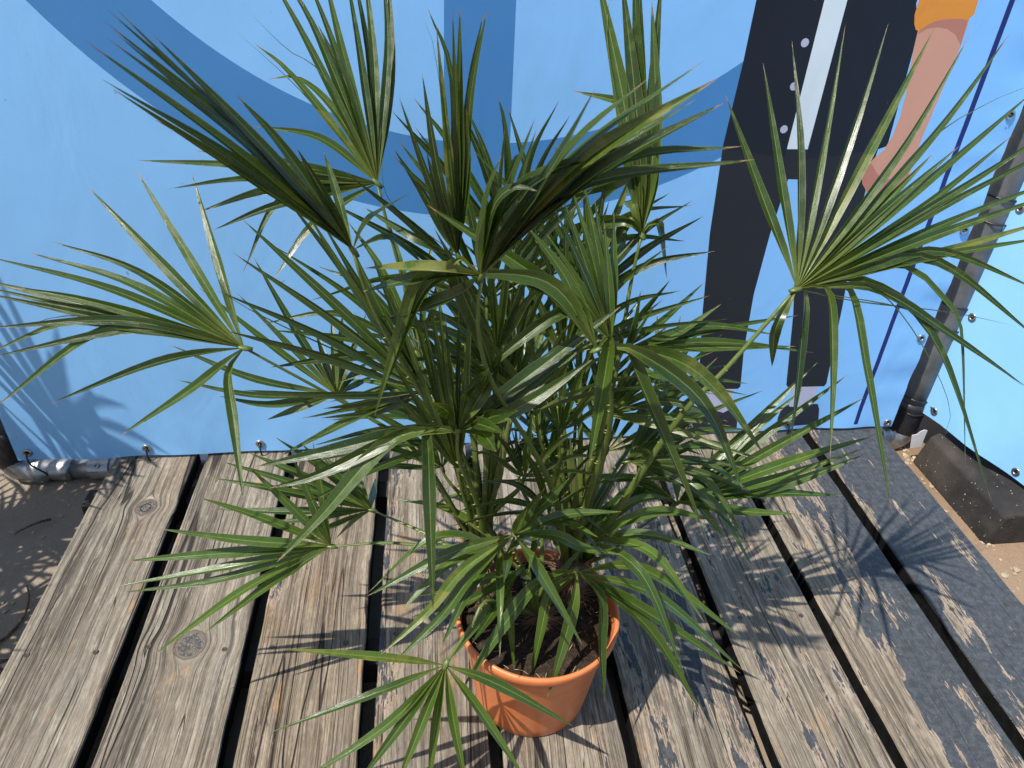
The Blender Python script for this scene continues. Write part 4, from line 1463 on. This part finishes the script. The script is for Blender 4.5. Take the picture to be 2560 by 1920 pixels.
# further fronds inside the crown
FILL = [  # hub, axis, normal, n, L, stem
    ((.16, 1.16, .80), (-.1, .15, 1), (0, -1, .3), 11, .27, 0),
    ((.22, 1.20, .92), (.15, .2, 1), (.1, -1, .2), 11, .28, 1),
    ((.06, 1.18, .70), (-.5, .25, .9), (.2, -1, .4), 11, .26, 0),
    ((.20, 1.24, .60), (.0, .7, .6), (0, -.7, .7), 10, .24, 1),
    ((.02, 1.26, .55), (-.6, .7, .5), (.2, -.4, .9), 10, .24, 0),
    ((.11, 1.04, .86), (-.25, -.1, 1), (.2, -1, .2), 11, .26, 0),
    ((.24, 1.08, .66), (.1, -.1, 1), (0, -1, .2), 9, .24, 1),
    ((.42, 1.12, .50), (.8, .1, .6), (-.4, -.5, .8), 11, .25, 1),
    ((.36, 1.16, .54), (.3, .3, .9), (-.2, -1, .3), 10, .22, 1),
    ((.24, 1.14, .50), (-.1, .1, 1), (0, -1, .2), 9, .21, 1),
    ((.02, 1.10, .56), (-.4, .1, 1), (.3, -1, .3), 10, .24, 0),
    ((.50, 1.30, .56), (.7, .5, .5), (-.3, -.5, .8), 10, .23, 1),
    ((.17, 1.02, .60), (.25, -.15, 1), (0, -1, .1), 8, .22, 0),
    ((.13, 1.10, .74), (-.35, -.1, 1), (.3, -1, .2), 13, .30, 0),
    ((.24, 1.12, .80), (.25, .0, 1), (-.2, -1, .2), 13, .30, 1),
    ((.05, 1.08, .64), (-.75, -.1, .8), (.4, -.7, .6), 13, .29, 0),
    ((.33, 1.10, .68), (.6, -.1, .9), (-.4, -.8, .4), 13, .29, 1),
    ((.19, 1.06, .72), (.05, -.25, 1), (0, -1, -.1), 12, .28, 1),
    ((.10, 1.14, .90), (-.1, .1, 1), (.1, -1, .2), 13, .30, 0),
    ((.28, 1.16, .90), (.2, .15, 1), (-.1, -1, .2), 13, .29, 1),
    ((.38, 1.08, .58), (.9, -.05, .5), (-.4, -.5, .8), 12, .27, 1),
    ((.16, 1.18, .66), (-.2, .4, .8), (0, -1, .5), 12, .28, 0),
    ((.30, 1.20, .62), (.35, .35, .8), (-.1, -1, .5), 12, .27, 1),
    ((-.02, 1.16, .78), (-.6, .2, .9), (.4, -.9, .4), 12, .28, 0),
    ((.22, 1.02, .52), (-.3, -.2, 1), (.1, -1, .2), 10, .22, 1),
    ((.13, 1.02, .42), (-.7, -.35, .35), (-.1, -.4, .9), 9, .25, 2),
    ((.31, 1.03, .42), (.7, -.2, .4), (.1, -.4, .9), 9, .24, 2),
    ((.22, 1.04, .45), (.1, -.6, .5), (0, -.4, .9), 8, .22, 2),
]
for hub, ax, nr, n, L, st in FILL:
    p0, p1, r = SB[st]
    bp = p1 + Vector((random.uniform(-.5, .5) * r, random.uniform(-.3, .6) * r, -.012))
    frond(palm, hub, bp, [], fan(hub, ax, nr, max(6, n - 3), L * random.uniform(1.0, 1.25), spread=random.uniform(1.2, 2.1), droop=.20 if hub[2] > .5 else .5), .0185, LEAF if hub[2] > .5 else LEAF2)
# slender unopened spears between the stalks
for k, (st, tip) in enumerate(((0, (.09, 1.06, .86)), (0, (.14, 1.04, .74)), (1, (.30, 1.05, .80)), (1, (.335, 1.08, .70)), (1, (.25, 1.04, .68)))):
    p1 = SB[st][1]
    q = Vector(tip)
    b = MB()
    P = catmull([p1 + Vector((0, 0, -.01)), p1.lerp(q, .5) + Vector((.006, 0, .01)), q], 14)
    b.tube(P, [.0065 * (1 - .1 * (i / 14)) if i < 7 else .0095 * (1 - ((i - 7) / 7.2) ** 1.6) for i in range(15)], 6, flat=.55)
    b.build('spear_leaf', LEAF, palm, smooth=False)

# ---- second palm
# ------------------------------------------------------------------ a second potted palm left of the deck (its shade falls on the sand)
PC2 = Vector((-1.78, 1.30, GZ))
make_pot(PC2, 'terracotta coloured plastic pot on the sand left of the deck', s=1.05)
palm2 = empty('fan_palm', PC2 + Vector((0, 0, .24)), label='second fan palm in a pot on the sand left of the deck', cat='palm')
c2 = PC2 + Vector((0, 0, .36))
stem(palm2, PC2 + Vector((0, 0, .235)), c2, .035)
for k in range(24):
    a = k * 2.4 + random.uniform(-.3, .3)
    el = random.uniform(.35, 1.25)
    D = Vector((math.cos(a) * math.cos(el), math.sin(a) * math.cos(el), math.sin(el)))
    Lp = random.uniform(.34, .62)
    hub = c2 + D * Lp
    if hub.y > 1.58: hub.y = 1.58
    if hub.x > -1.42: hub.x = -1.42 - random.uniform(0, .1)
    ax = (D + Vector((0, 0, -.25))).normalized()
    lv = fan(hub, ax, Vector((-D.x * .4, -D.y * .4, 1)), 12, random.uniform(.24, .33))
    lv = [[Vector((min(p.x, -1.16 - .02 * q), min(p.y, 1.76), p.z)) for q, p in enumerate(l)] for l in lv]
    frond(palm2, hub, c2 + Vector((math.cos(a) * .02, math.sin(a) * .02, 0)), [], lv, .020, LEAF, spines=False)

for k in range(3):
    hub = Vector((random.uniform(-1.60, -1.42), 1.20 + .16 * k + random.uniform(-.03, .03), random.uniform(.02, .50)))
    ax = Vector((1, random.uniform(-.5, .5), random.uniform(-.1, .7)))
    lv = fan(hub, ax, Vector((-.3, random.uniform(-.4, .4), 1)), 12, random.uniform(.24, .32))
    lv = [[Vector((min(p.x, -1.20 - .02 * q), min(p.y, 1.77), max(p.z, -.08))) for q, p in enumerate(l)] for l in lv]
    frond(palm2, hub, c2 + Vector((.02, .0, 0)), [], lv, .018, LEAF, spines=False)

for k in range(7):
    hub = Vector((random.uniform(-1.56, -1.42), random.uniform(1.52, 1.66), .35 + .10 * k))
    ax = Vector((1, random.uniform(-.1, .5), random.uniform(-.5, .5)))
    lv = fan(hub, ax, Vector((-.3, -.5, .8)), 10, random.uniform(.24, .32))
    lv = [[Vector((min(p.x, -1.18 - .02 * q), min(p.y, 1.775), p.z)) for q, p in enumerate(l)] for l in lv]
    frond(palm2, hub, c2 + Vector((.02, .02, 0)), [], lv, .022, LEAF, spines=False)
